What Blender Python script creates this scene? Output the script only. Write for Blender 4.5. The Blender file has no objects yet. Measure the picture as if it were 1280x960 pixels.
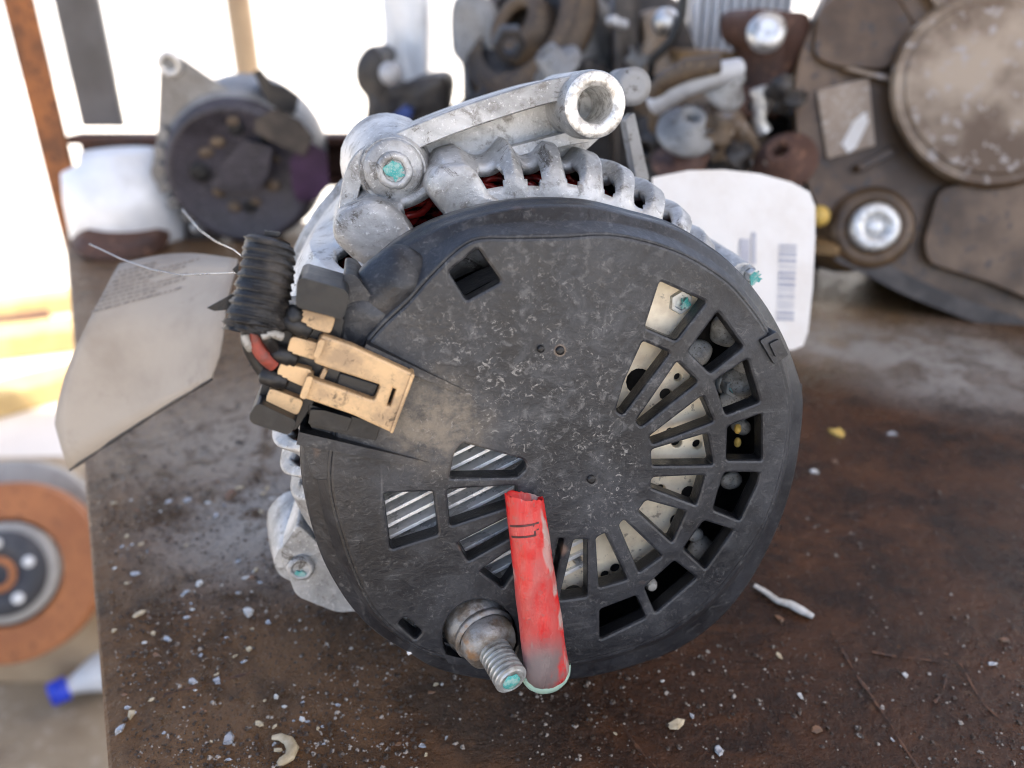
import bpy, bmesh, math, random
from mathutils import Vector, Matrix, noise
from math import radians, sin, cos, pi, tau
random.seed(7)
S = bpy.context.scene
COL = S.collection
# ------------------------------------------------------------------ camera
F = 960.0; PITCH = radians(25); H = 0.155
R_ = Vector((1, 0, 0)); FW = Vector((0, cos(PITCH), -sin(PITCH))); UP = Vector((0, sin(PITCH), cos(PITCH)))
CAM = Vector((0, 0, H))
cd = bpy.data.cameras.new('camera'); cam = bpy.data.objects.new('camera', cd); COL.objects.link(cam)
cam.location = CAM; cam.rotation_euler = (pi / 2 - PITCH, 0, 0)
cd.sensor_width = 36; cd.lens = 27; cd.clip_start = 0.01; cd.clip_end = 3000
cd.dof.use_dof = True; cd.dof.focus_distance = 0.161; cd.dof.aperture_fstop = 11.5; cd.dof.aperture_blades = 0
S.camera = cam
# ------------------------------------------------------------------ light
SUN_EL, SUN_AZ = radians(57), radians(105)      # azimuth clockwise from +Y: sun high to the right
w = bpy.data.worlds.new('World'); S.world = w; w.use_nodes = True
nt = w.node_tree; bg = nt.nodes['Background']; sk = nt.nodes.new('ShaderNodeTexSky'); sk.sky_type = 'NISHITA'
sk.sun_disc = False; sk.sun_elevation = SUN_EL; sk.sun_rotation = SUN_AZ; sk.dust_density = 4.5; sk.air_density = .9; sk.ozone_density = .7
nt.links.new(sk.outputs[0], bg.inputs[0]); bg.inputs[1].default_value = 0.15
sl = bpy.data.lights.new('sun', 'SUN'); so = bpy.data.objects.new('sun', sl); COL.objects.link(so)
sl.energy = 4.5; sl.angle = radians(0.5); sl.color = (1, .95, .87)
sd = Vector((sin(SUN_AZ) * cos(SUN_EL), cos(SUN_AZ) * cos(SUN_EL), sin(SUN_EL)))
so.rotation_euler = sd.to_track_quat('Z', 'Y').to_euler(); so.location = (3, -1, 5)
S.view_settings.view_transform = 'Standard'; S.view_settings.look = 'None'
S.view_settings.exposure = 1.62; S.view_settings.gamma = 1
S.render.engine = 'CYCLES'
S.cycles.use_denoising = True; S.cycles.filter_width = 1.05
S.cycles.max_bounces = 7; S.cycles.sample_clamp_indirect = 6

# ------------------------------------------------------------------ pixel geometry of the photograph (1280 x 960)
def ray(x, y): return R_ * ((x - 640) / F) + UP * ((480 - y) / F) + FW
def P(x, y, d): return CAM + ray(x, y) * d
def T(x, y, z=0.0):
    d = ray(x, y); return CAM + d * ((z - H) / d.z)
D0 = 0.158; K = D0 / 0.178
FP0 = P(718, 572, D0)
NRM = -(R_ * ((450 - 640) / F) + UP * ((480 - 140) / F) + FW).normalized()
UA = (R_ - NRM * R_.dot(NRM)).normalized(); VA = NRM.cross(UA)
MF = Matrix((( UA.x, VA.x, NRM.x, FP0.x), (UA.y, VA.y, NRM.y, FP0.y), (UA.z, VA.z, NRM.z, FP0.z), (0, 0, 0, 1)))
def fu(x, y, w=0.0):
    """point of the alternator's own frame at height w (mm) over the face of its cover"""
    wm = w * 1e-3 * K; q = FP0 + NRM * wm; d = ray(x, y)
    p = CAM + d * ((q - CAM).dot(NRM) / d.dot(NRM)) - FP0
    return Vector((p.dot(UA), p.dot(VA), wm))
PX = D0 / F

# ------------------------------------------------------------------ materials
class G:
    def __init__(s, name):
        s.m = bpy.data.materials.new(name); s.m.use_nodes = True; s.t = s.m.node_tree
        s.b = s.t.nodes['Principled BSDF']; s.tc = s.t.nodes.new('ShaderNodeTexCoord')
    def n(s, k, **kw):
        o = s.t.nodes.new('ShaderNode' + k)
        for a, v in kw.items(): setattr(o, a, v)
        return o
    def l(s, a, b): s.t.links.new(a, b)
    def put(s, sock, v):
        if hasattr(v, 'links') or hasattr(v, 'is_output'): s.l(v, sock)
        else:
            if isinstance(v, (tuple, list)) and len(v) == 3 and sock.type == 'RGBA': v = (*v, 1)
            sock.default_value = v
    def noise(s, scale, detail=4, rough=.6, dist=0, stretch=None, off=None, vec=None):
        o = s.n('TexNoise'); o.inputs['Scale'].default_value = scale; o.inputs['Detail'].default_value = detail
        o.inputs['Roughness'].default_value = rough; o.inputs['Distortion'].default_value = dist
        v = vec or s.tc.outputs['Object']
        if stretch or off:
            mp = s.n('Mapping'); s.l(v, mp.inputs[0])
            if stretch: mp.inputs['Scale'].default_value = stretch[:3]; mp.inputs['Rotation'].default_value = (0, 0, stretch[3] if len(stretch) > 3 else 0)
            if off: mp.inputs['Location'].default_value = off
            v = mp.outputs[0]
        s.l(v, o.inputs['Vector']); return o.outputs[0]
    def vor(s, scale, feature='F1', rnd=1.0):
        o = s.n('TexVoronoi'); o.feature = feature; o.inputs['Scale'].default_value = scale; o.inputs['Randomness'].default_value = rnd
        s.l(s.tc.outputs['Object'], o.inputs['Vector']); return o.outputs['Distance']
    def step(s, v, lo, hi, a=0.0, b=1.0):
        o = s.n('MapRange'); o.interpolation_type = 'SMOOTHSTEP'; s.l(v, o.inputs[0])
        for i, q in zip((1, 2, 3, 4), (lo, hi, a, b)): o.inputs[i].default_value = q
        return o.outputs[0]
    def math(s, op, a, b=0.0):
        o = s.n('Math', operation=op); s.put(o.inputs[0], a); s.put(o.inputs[1], b); return o.outputs[0]
    def mix(s, fac, a, b):
        o = s.n('Mix', data_type='RGBA'); s.put(o.inputs[0], fac); s.put(o.inputs[6], a); s.put(o.inputs[7], b); return o.outputs[2]
    def blob(s, c, rad, lo=1.0, hi=0.3):
        o = s.n('VectorMath', operation='DISTANCE'); s.l(s.tc.outputs['Object'], o.inputs[0]); o.inputs[1].default_value = c
        return s.step(o.outputs['Value'], rad * lo, rad * hi)
    def fin(s, col, rough=.5, metal=0.0, bump=None, bs=.3, bd=.001, **kw):
        s.put(s.b.inputs['Base Color'], col); s.put(s.b.inputs['Roughness'], rough); s.put(s.b.inputs['Metallic'], metal)
        if bump is not None:
            o = s.n('Bump'); o.inputs['Strength'].default_value = bs; o.inputs['Distance'].default_value = bd
            s.l(bump, o.inputs['Height']); s.l(o.outputs[0], s.b.inputs['Normal'])
        for k, v in kw.items(): s.put(s.b.inputs[k.replace('_', ' ')], v)
        return s.m
M = {}
def simple(name, c1, c2, scale=60, rough=.6, metal=0.0, lo=.4, hi=.65, bs=.25, bd=.001, fine=None):
    g = G(name); n1 = g.noise(scale, 5); c = g.mix(g.step(n1, lo, hi), c1, c2)
    if fine: c = g.mix(g.step(g.noise(scale * 9, 3, off=(3, 1, 2)), .56, .68), c, fine)
    M[name] = g.fin(c, g.step(n1, .3, .7, rough + .08, rough - .08), metal, g.noise(scale * 5, 4), bs, bd)
# black cover plastic: scuffed, dust settled in it
g = G('cover_plastic')
big = g.noise(30, 6, .68, .4); mid = g.noise(110, 5, .68, .6, off=(1, 2, 3)); fine = g.noise(1100, 4, .75, 1.0); med = g.noise(420, 4, .7, .5, off=(7, 0, 2))
crk = g.noise(640, 5, .74, 1.3, off=(5, 0, 1)); scr = g.noise(260, 3, .6, .8, stretch=(1, .09, 1, .7), off=(3, 3, 0))
c = g.mix(g.step(big, .36, .66), (.010, .0112, .0145), (.036, .039, .046))
dz0 = g.math('ADD', g.math('MULTIPLY', g.blob(fu(700, 470)[:], .045, 1, .2), .75), .25)
c = g.mix(g.math('MULTIPLY', g.step(mid, .46, .72, 0, .75), dz0), c, (.084, .087, .092))
c = g.mix(g.math('MULTIPLY', g.step(med, .52, .68, 0, .75), dz0), c, (.125, .126, .128)); c = g.mix(g.step(g.noise(520, 5, .75, .5, off=(1, 8, 2)), .55, .67, 0, .7), c, (.014, .0145, .017))
c = g.mix(g.step(g.noise(85, 4, .7, off=(0, 6, 6)), .56, .72, 0, .75), c, (.010, .010, .012))
dustzone = g.math('MAXIMUM', g.blob(fu(650, 470)[:], .030, 1, .1), g.math('MAXIMUM', g.blob(fu(745, 590)[:], .020, 1, .1), g.blob(fu(560, 545, 0)[:], .012, 1, .2)))
spk = g.math('MULTIPLY', g.step(crk, .555, .64), g.math('MULTIPLY', g.step(g.noise(150, 4, .65, off=(2, 2, 0)), .40, .58), g.math('ADD', g.math('MULTIPLY', dustzone, .72), .22)))
c = g.mix(g.math('MULTIPLY', spk, .8), c, (.36, .35, .33)); sc2 = g.noise(300, 4, .65, .5, stretch=(.10, 1, 1, .35), off=(6, 3, 0)); c = g.mix(g.math('MULTIPLY', g.step(sc2, .60, .68), g.step(mid, .45, .65, .0, .35)), c, (.16, .16, .16))
c = g.mix(g.math('MULTIPLY', g.step(scr, .66, .72), g.step(big, .4, .6, 0, .35)), c, (.24, .24, .24))
nz = g.n('SeparateXYZ'); g.l(g.tc.outputs['Normal'], nz.inputs[0]); c = g.mix(g.step(nz.outputs[2], .12, .55), (.0075, .008, .0095), c)  # slot walls blackened to stand for their shade; dust kept on front faces
sand = g.math('MULTIPLY', g.blob(fu(548, 530)[:], .014, 1, .2), g.step(g.noise(170, 6, .72, off=(0, 4, 0)), .34, .64, .05, .85))
c = g.mix(sand, c, (.23, .195, .15))
c = g.mix(g.step(g.noise(75, 2, off=(9, 9, 9)), .69, .75, 0, .6), c, (.22, .14, .10))
c = g.mix(g.math('MULTIPLY', g.blob(fu(700, 438)[:], .0015, 1, .5), .8), c, (.34, .25, .18))
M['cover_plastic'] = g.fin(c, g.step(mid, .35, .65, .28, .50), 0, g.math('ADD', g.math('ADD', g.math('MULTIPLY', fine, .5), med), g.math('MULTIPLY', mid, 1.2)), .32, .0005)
g = G('black_plastic'); mid = g.noise(150, 4); c = g.mix(g.step(mid, .48, .70, 0, .85), (.007, .0075, .009), (.036, .034, .031))
M['black_plastic'] = g.fin(c, g.step(mid, .3, .7, .36, .55), 0, g.noise(900, 3), .25, .0004)
# sand-cast aluminium
g = G('cast_aluminium'); big = g.noise(48, 6, .66, .4); fine = g.noise(900, 4, .75); pit = g.noise(300, 5, .7, .4, off=(3, 3, 3))
c = g.mix(g.step(big, .38, .64), (.60, .60, .595), (.33, .33, .325)); c = g.mix(g.step(pit, .52, .70, 0, .8), c, (.19, .175, .155))
c = g.mix(g.step(g.noise(105, 6, .78, .8, off=(8, 1, 4)), .56, .67, 0, .9), c, (.085, .072, .056))
c = g.mix(g.step(fine, .57, .68, 0, .7), c, (.78, .78, .77))
M['cast_aluminium'] = g.fin(c, g.step(big, .3, .7, .38, .56), .5, g.math('ADD', fine, g.math('MULTIPLY', pit, .6)), .5, .0005)
g = G('machined_aluminium'); n1 = g.noise(500, 4, .7); c = g.mix(g.step(n1, .42, .66), (.86, .85, .82), (.45, .43, .40))
M['machined_aluminium'] = g.fin(c, .38, .55, n1, .5, .0005)
g = G('zinc_bolt'); n1 = g.noise(300, 4); c = g.mix(g.step(n1, .45, .68), (.55, .57, .56), (.30, .28, .25)); M['zinc_bolt'] = g.fin(c, .42, .6, n1, .3, .0004)
g = G('rusty_stud'); n1 = g.noise(190, 5, .65); n2 = g.noise(120, 4, off=(2, 5, 1)); c = g.mix(g.step(n1, .42, .62), (.30, .30, .295), (.17, .14, .11)); c = g.mix(g.step(n2, .52, .66, 0, .9), c, (.30, .17, .08))
M['rusty_stud'] = g.fin(c, .5, .5, g.noise(900, 3), .5, .0005)
simple('teal_paint', (.04, .36, .33), (.30, .50, .46), 650, .45, lo=.45, hi=.62, fine=(.45, .5, .48))
g = G('latch_plastic'); n1 = g.noise(90, 5, .65); n2 = g.noise(420, 6, .78, .8, off=(1, 1, 7))
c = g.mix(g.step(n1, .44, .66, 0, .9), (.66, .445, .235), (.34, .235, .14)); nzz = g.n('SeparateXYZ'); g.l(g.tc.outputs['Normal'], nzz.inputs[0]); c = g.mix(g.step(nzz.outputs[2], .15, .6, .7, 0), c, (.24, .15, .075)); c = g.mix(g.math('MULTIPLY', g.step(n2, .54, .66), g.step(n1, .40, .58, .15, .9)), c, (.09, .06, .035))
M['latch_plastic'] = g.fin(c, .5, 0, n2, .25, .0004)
g = G('red_sleeve'); n1 = g.noise(110, 5, .65, stretch=(1, .35, 1)); n2 = g.noise(60, 4, .6, 1, stretch=(1.6, .3, 1), off=(4, 1.2, 0)); n3 = g.noise(900, 3, .7)
c = g.mix(g.step(n1, .4, .66), (.58, .014, .014), (.44, .045, .042)); wz = g.math('SUBTRACT', n2, 0.0); vx = g.n('SeparateXYZ'); g.l(g.tc.outputs['Object'], vx.inputs[0]); side = g.math('ADD', vx.outputs[0], g.math('MULTIPLY', vx.outputs[1], .13)); wear = g.math('ADD', n2, g.step(side, -.0112, -.0088, -.10, .11)); c = g.mix(g.step(wear, .49, .56, 0, .9), c, (.40, .345, .31)); n5 = g.noise(420, 5, .75, off=(2, 9, 0)); c = g.mix(g.step(n5, .56, .66, 0, .6), c, (.30, .09, .08)); c = g.mix(g.math('MULTIPLY', g.step(n1, .42, .58), .5), c, (.46, .10, .09)); c = g.mix(g.math('MULTIPLY', g.blob(fu(682, 838, 11)[:], .0105, 1, .35), g.step(n1, .36, .52)), c, (.17, .13, .125))
c = g.mix(g.step(n3, .62, .7, 0, .6), c, (.25, .1, .09))
M['red_sleeve'] = g.fin(c, g.step(n2, .45, .65, .27, .55), 0, n3, .2, .0004)
g = G('clear_rim'); M['clear_rim'] = g.fin((.50, .72, .60), .18, 0, None, Transmission_Weight=.25, IOR=1.4)
simple('print_ink', (.05, .012, .012), (.10, .02, .02), 300, .5)
g = G('rectifier_plate'); n1 = g.noise(170, 5); c = g.mix(g.step(n1, .42, .7), (.92, .82, .63), (.72, .61, .45)); c = g.mix(g.step(g.noise(480, 3, off=(1, 0, 0)), .6, .7, 0, .7), c, (.2, .16, .12)); M['rectifier_plate'] = g.fin(c, .55, .15, n1, .3, .0005)
simple('heat_sink', (.9, .9, .89), (.7, .7, .69), 200, .3, .3)
simple('inner_dark', (.006, .006, .007), (.014, .013, .013), 200, .6)
simple('diode_grey', (.38, .37, .34), (.22, .21, .19), 250, .5, fine=(.12, .1, .08))
g = G('copper_wire'); n1 = g.noise(300, 3); c = g.mix(g.step(n1, .45, .62), (.30, .020, .016), (.05, .006, .006)); M['copper_wire'] = g.fin(c, .22, .25)
g = G('tape_black'); n1 = g.noise(160, 4); c = g.mix(g.step(n1, .5, .72), (.009, .009, .010), (.055, .048, .042)); M['tape_black'] = g.fin(c, g.step(n1, .3, .7, .32, .6), 0, g.noise(600, 4, .7), .6, .0007)
simple('red_wire', (.30, .05, .03), (.16, .05, .04), 300, .5)
simple('steel_wire', (.45, .45, .46), (.3, .3, .3), 100, .3, .8)
# card tag
g = G('tag_card'); n1 = g.noise(26, 5); c = g.mix(g.step(n1, .4, .7), (.41, .36, .30), (.30, .255, .21)); c = g.mix(g.step(g.noise(60, 4, .7, off=(2, 0, 1)), .58, .75, 0, .6), c, (.27, .23, .19))
M['tag_card'] = g.fin(c, .75, 0, g.noise(300, 4), .2, .0004)
simple('faded_ink', (.30, .26, .22), (.22, .19, .16), 200, .7)
simple('label_white', (.80, .77, .73), (.66, .60, .53), 25, .5, lo=.45, hi=.75)
simple('barcode_ink', (.38, .38, .44), (.46, .46, .5), 90, .6)
# bench plate: oily rusty steel
g = G('oily_steel'); n1 = g.noise(9, 6, .62); n2 = g.noise(42, 6, .7, .5, off=(3, 1, 0)); n3 = g.noise(230, 6, .75, off=(0, 2, 0)); n4 = g.noise(700, 5, .75)
c = g.mix(g.step(n2, .36, .66), (.020, .0072, .0027), (.070, .025, .008))
c = g.mix(g.step(g.noise(16, 5, .7, .6, stretch=(1, 2.4, 1, .6), off=(1, 5, 0)), .50, .70, 0, .7), c, (.115, .043, .014))
c = g.mix(g.step(n3, .55, .70, 0, .75), c, (.010, .006, .004))
c = g.mix(g.step(g.noise(190, 5, .7, off=(4, 2, 0)), .60, .72, 0, .65), c, (.15, .075, .035))
sx = g.n('SeparateXYZ'); g.l(g.tc.outputs['Object'], sx.inputs[0])
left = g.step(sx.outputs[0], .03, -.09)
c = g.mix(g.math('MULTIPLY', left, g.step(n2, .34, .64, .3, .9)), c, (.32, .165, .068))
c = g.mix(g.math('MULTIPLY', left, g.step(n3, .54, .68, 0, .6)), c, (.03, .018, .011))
sheen_left = g.math('MAXIMUM', g.blob(T(350, 640)[:], .060, 1, .1), g.blob(T(330, 530)[:], .075, 1, .2)); c = g.mix(g.math('MULTIPLY', sheen_left, g.step(n2, .36, .54, .0, .9)), c, (.72, .66, .60))  # bright sheen beside the housing painted on as a pale blotch
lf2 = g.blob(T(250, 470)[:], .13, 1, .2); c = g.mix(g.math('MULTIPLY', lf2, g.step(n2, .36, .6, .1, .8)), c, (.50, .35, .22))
c = g.mix(g.math('MULTIPLY', g.math('MAXIMUM', sheen_left, lf2), g.step(n3, .53, .62, 0, .85)), c, (.07, .045, .03))
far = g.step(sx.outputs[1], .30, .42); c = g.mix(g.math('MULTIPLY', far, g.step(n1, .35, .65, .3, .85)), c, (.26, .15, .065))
haze_right = g.math('MAXIMUM', g.blob(T(1180, 452)[:], .085, 1, .2), g.blob(T(1050, 428)[:], .055, 1, .2))  # soft reflected haze at the right, painted into the plate colour
c = g.mix(g.math('MULTIPLY', haze_right, g.step(n2, .32, .60, .15, .85)), c, (.42, .39, .35))
c = g.mix(g.math('MULTIPLY', g.math('MULTIPLY', g.step(n4, .58, .68), g.step(n2, .40, .60, .15, .85)), g.math('ADD', g.math('MULTIPLY', left, .8), .12)), c, (.34, .27, .21))
wet = g.math('MULTIPLY', left, g.step(n1, .38, .58))
ro = g.math('SUBTRACT', g.math('ADD', g.step(n2, .3, .72, .34, .54), g.step(n3, .35, .65, -.10, .14)), g.math('ADD', g.math('ADD', g.math('MULTIPLY', wet, .14), g.math('MULTIPLY', sheen_left, .16)), g.math('SUBTRACT', .17, g.math('MULTIPLY', left, .15))))
rgh = g.math('ADD', g.math('MULTIPLY', left, .75), .25)
hgt = g.math('ADD', g.math('MULTIPLY', n2, g.math('MULTIPLY', rgh, 1.5)), g.math('ADD', g.math('MULTIPLY', n3, g.math('MULTIPLY', rgh, 1.3)), g.math('MULTIPLY', n4, g.math('ADD', g.math('MULTIPLY', left, .75), .1))))
M['oily_steel'] = g.fin(c, ro, 0, hgt, 1.0, .0034, Specular_IOR_Level=g.math('ADD', g.math('ADD', g.math('MULTIPLY', wet, .22), g.math('MULTIPLY', sheen_left, .35)), .30))
simple('scratch_rust', (.13, .055, .024), (.05, .022, .011), 300, .6, lo=.45, hi=.55)
simple('rust_orange', (.34, .125, .04), (.14, .055, .022), 22, .75, fine=(.08, .035, .02))
simple('rust_dark', (.10, .045, .028), (.05, .026, .02), 20, .7, fine=(.2, .1, .06))
simple('steel_grey', (.17, .165, .165), (.11, .105, .10), 12, .6, .2)
simple('gear_brown', (.060, .034, .016), (.200, .125, .068), 17, .36, .1, lo=.36, hi=.66, fine=(.055, .042, .034))
simple('gear_pale', (.115, .070, .038), (.38, .29, .20), 16, .36, .15, lo=.38, hi=.62, fine=(.36, .31, .27))
simple('gear_label', (.38, .30, .23), (.30, .225, .165), 45, .7, fine=(.5, .44, .38))
simple('gear_dark', (.040, .033, .029), (.085, .068, .056), 60, .5)
simple('dark_violet', (.050, .044, .056), (.028, .025, .032), 50, .5, fine=(.12, .11, .12))
simple('purple_plastic', (.055, .022, .06), (.035, .014, .04), 60, .45)
simple('dull_aluminium', (.30, .30, .30), (.20, .195, .19), 40, .5, .3, fine=(.12, .11, .10))
simple('bright_casing', (.85, .86, .87), (.70, .71, .72), 25, .4, .1)
simple('brown_grime', (.12, .082, .05), (.06, .042, .03), 30, .6, fine=(.2, .14, .08))
simple('ochre_box', (.26, .155, .06), (.17, .10, .04), 30, .65)
simple('black_grime', (.022, .020, .020), (.05, .042, .036), 60, .5)
simple('blue_plastic', (.03, .06, .22), (.03, .05, .15), 60, .5)
simple('pale_grey', (.50, .51, .53), (.36, .36, .37), 40, .5, .1)
simple('chrome', (.75, .75, .75), (.35, .34, .32), 130, .34, .8)
simple('disc_rust', (.42, .165, .065), (.33, .12, .045), 12, .75, fine=(.22, .09, .04))
simple('disc_grey', (.36, .345, .32), (.27, .255, .235), 20, .6)
simple('hub_dark', (.045, .047, .055), (.075, .075, .08), 25, .6)
simple('bolt_pale', (.75, .75, .74), (.6, .6, .58), 25, .4)
simple('bottle_white', (.80, .82, .84), (.7, .72, .74), 12, .3)
simple('cap_blue', (.02, .07, .75), (.02, .05, .55), 30, .35)
simple('yellow_board', (.50, .36, .16), (.38, .26, .11), 9, .7)
simple('tan_wood', (.50, .36, .22), (.40, .28, .17), 9, .7)
simple('leaf_green', (.05, .16, .05), (.08, .22, .10), 20, .5)
simple('can_blue', (.06, .25, .42), (.05, .2, .36), 20, .5)
simple('chip_white', (.70, .69, .66), (.5, .47, .42), 300, .5)
simple('chip_cream', (.60, .50, .34), (.42, .33, .2), 300, .5)
simple('chip_brown', (.24, .12, .06), (.13, .08, .05), 300, .5)
simple('chip_yellow', (.75, .50, .12), (.6, .38, .08), 300, .5)
simple('chip_glassy', (.50, .51, .53), (.26, .26, .27), 300, .16, .35)
simple('grit', (.055, .034, .021), (.36, .31, .26), 330, .32, lo=.54, hi=.58)
simple('yard_sand', (.66, .62, .56), (.56, .51, .45), .9, .85, bs=.3, bd=.02)
simple('shade_dirt', (.33, .255, .165), (.22, .16, .10), 7, .85, fine=(.42, .34, .25), bs=.4, bd=.01)
simple('far_white', (.82, .81, .79), (.76, .75, .73), .5, .8)
simple('shade_roof_sheet', (.30, .29, .28), (.22, .21, .2), 4, .6, .3)

# ------------------------------------------------------------------ mesh helpers
def frame(axis, up=None):
    z = Vector(axis).normalized(); a = Vector(up) if up else (Vector((0, 0, 1)) if abs(z.z) < .9 else Vector((1, 0, 0)))
    x = a.cross(z).normalized(); y = z.cross(x); return x, y, z
class MB:
    def __init__(s): s.v = []; s.f = []; s.sm = []
    def add(s, vs, fs, smooth=False):
        o = len(s.v); s.v += [Vector(q) for q in vs]; s.f += [[i + o for i in f] for f in fs]; s.sm += [smooth] * len(fs); return s
    def box(s, c, size, rot=None, bev=0.0):
        bm = bmesh.new(); bmesh.ops.create_cube(bm, size=1); bmesh.ops.scale(bm, vec=size, verts=bm.verts)
        if bev: bmesh.ops.bevel(bm, geom=bm.edges[:], offset=bev, segments=2, affect='EDGES', profile=.5)
        mt = Matrix.Translation(c) @ (rot.to_4x4() if rot is not None else Matrix())
        bm.verts.index_update()
        s.add([mt @ q.co for q in bm.verts], [[q.index for q in f.verts] for f in bm.faces]); bm.free(); return s
    def loft(s, rings, closed=True, cap0=False, cap1=False, smooth=True, wrap=False):
        n = len(rings[0]); o = []; fs = []
        for r in rings: o += list(r)
        m = len(rings)
        for i in range(m if wrap else m - 1):
            for j in range(n if closed else n - 1):
                a, b = i * n + j, i * n + (j + 1) % n; k = (i + 1) % m
                fs.append([a, b, k * n + (j + 1) % n, k * n + j])
        s.add(o, fs, smooth)
        if cap0: s.add(rings[0], [list(range(n))[::-1]])
        if cap1: s.add(rings[-1], [list(range(n))])
        return s
    def tube(s, pts, rad, n=10, caps=True, smooth=True, flat=1.0):
        pts = [Vector(p) for p in pts]; rings = []; x = None
        for i, p in enumerate(pts):
            t = (pts[min(i + 1, len(pts) - 1)] - pts[max(i - 1, 0)]).normalized()
            if x is None: x, y, _ = frame(t)
            else: x = (x - t * x.dot(t)).normalized()
            y = t.cross(x); r = rad[i] if isinstance(rad, (list, tuple)) else rad
            rings.append([p + (x * cos(tau * j / n) + y * sin(tau * j / n) * flat) * r for j in range(n)])
        return s.loft(rings, True, caps, caps, smooth)
    def lathe(s, o, axis, prof, n=48, smooth=True, cap0=False, cap1=False, sx=1.0, up=None, wob=0):
        """prof: list of (radius, height along axis)"""
        o = Vector(o); x, y, z = frame(axis, up)
        rings = [[o + z * h + (x * cos(tau * j / n) * sx + y * sin(tau * j / n)) * r * (1 + wob * noise.noise((r * 40 + j * .9, h * 90, 2))) for j in range(n)] for r, h in prof]
        return s.loft(rings, True, cap0, cap1, smooth)
    def prism(s, poly, z0, z1, bev=0.0, to=None, pz1=None):
        """polygon (x, y) between two heights; to maps a point (x, y, z) on"""
        n = len(poly); ar = sum(poly[i][0] * poly[(i + 1) % n][1] - poly[(i + 1) % n][0] * poly[i][1] for i in range(n))
        if ar < 0: poly = poly[::-1]
        bm = bmesh.new(); b = [bm.verts.new((p[0], p[1], z0)) for p in poly]; t = [bm.verts.new((p[0], p[1], z1)) for p in poly]
        bm.faces.new(b[::-1]); bm.faces.new(t)
        for i in range(n): bm.faces.new((b[i], b[(i + 1) % n], t[(i + 1) % n], t[i]))
        if bev:
            bmesh.ops.bevel(bm, geom=[e for e in bm.edges if e.verts[0] in t or e.verts[1] in t], offset=bev, segments=2, affect='EDGES', profile=.5, clamp_overlap=True)
        bm.verts.index_update(); f = to or (lambda q: q)
        s.add([f(q.co.copy()) for q in bm.verts], [[q.index for q in fc.verts] for fc in bm.faces]); bm.free(); return s
    def ball(s, c, r, u=16, v=10, axes=None, wob=0):
        c = Vector(c); X, Y, Z = axes or (Vector((1, 0, 0)), Vector((0, 1, 0)), Vector((0, 0, 1))); r = r if isinstance(r, (tuple, list)) else (r, r, r)
        rings = [[c + X * (r[0] * sin(pi * i / v) * cos(tau * j / u)) + Y * (r[1] * sin(pi * i / v) * sin(tau * j / u)) + Z * (-r[2] * cos(pi * i / v)) for j in range(u)] for i in range(1, v)]
        if wob: rings = [[q + (q - c).normalized() * wob * noise.noise(q * 160) for q in rg_] for rg_ in rings]
        return s.loft(rings, True, True, True)
    def build(s, name, mat, parent=None, mw=None, label=None, cat=None, group=None, kind=None):
        me = bpy.data.meshes.new(name); me.from_pydata([tuple(q) for q in s.v], [], s.f); me.validate()
        if len(me.polygons) == len(s.sm): me.polygons.foreach_set('use_smooth', s.sm)
        me.materials.append(M[mat]); o = bpy.data.objects.new(name, me); COL.objects.link(o)
        return place(o, parent, mw, label, cat, group, kind)
BASE = {}
def place(o, parent=None, mw=None, label=None, cat=None, group=None, kind=None):
    mw = mw or Matrix()
    if parent:
        o.parent = parent; BASE[o.name] = mw; o.matrix_local = BASE[parent.name].inverted() @ mw if parent.name in BASE else mw
    else: o.matrix_world = mw; BASE[o.name] = mw
    if label: o['label'] = label
    if cat: o['category'] = cat
    if group: o['group'] = group
    if kind: o['kind'] = kind
    return o
def thing(name, label, cat, loc=(0, 0, 0), group=None, mw=None):
    o = bpy.data.objects.new(name, None); COL.objects.link(o); o.empty_display_size = .02
    return place(o, None, mw or Matrix.Translation(loc), label, cat, group)
def smooth_loop(pts, sub=6):
    n = len(pts); out = []
    for i in range(n):
        p0, p1, p2, p3 = (Vector(pts[(i + k) % n]) for k in (-1, 0, 1, 2))
        for k in range(sub):
            t = k / sub
            out.append(.5 * ((2 * p1) + (p2 - p0) * t + (2 * p0 - 5 * p1 + 4 * p2 - p3) * t * t + (3 * p1 - p0 - 3 * p2 + p3) * t ** 3))
    return out
def round_poly(pts, r, seg=3):
    """rounded corners of a 2-D polygon"""
    out = []; n = len(pts)
    for i in range(n):
        a, b, c = Vector(pts[i - 1]), Vector(pts[i]), Vector(pts[(i + 1) % n])
        d1, d2 = a - b, c - b; q = min(r, d1.length * .45, d2.length * .45); p1, p2 = b + d1.normalized() * q, b + d2.normalized() * q
        for k in range(seg + 1):
            t = k / seg; out.append((1 - t) ** 2 * p1 + 2 * t * (1 - t) * b + t * t * p2)
    return out
def plate(outer, holes, w0, w1, bev):
    """flat plate with holes (2-D points in metres) from height w0 to w1, bevelled edges -> MB"""
    cu = bpy.data.curves.new('tmp', 'CURVE'); cu.dimensions = '2D'; cu.fill_mode = 'BOTH'
    cu.extrude = (w1 - w0) / 2 - bev; cu.bevel_depth = bev; cu.bevel_resolution = 1; cu.offset = -bev
    for lp in [outer] + holes:
        sp = cu.splines.new('POLY'); sp.points.add(len(lp) - 1)
        for q, p in zip(sp.points, lp): q.co = (p[0], p[1], 0, 1)
        sp.use_cyclic_u = True
    o = bpy.data.objects.new('tmp', cu); COL.objects.link(o)
    dg = bpy.context.evaluated_depsgraph_get(); me = bpy.data.meshes.new_from_object(o.evaluated_get(dg))
    b = MB(); zc = (w0 + w1) / 2
    b.add([Vector((q.co.x, q.co.y, q.co.z + zc)) for q in me.vertices], [list(p.vertices) for p in me.polygons])
    bpy.data.objects.remove(o); bpy.data.curves.remove(cu); bpy.data.meshes.remove(me); return b
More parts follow.
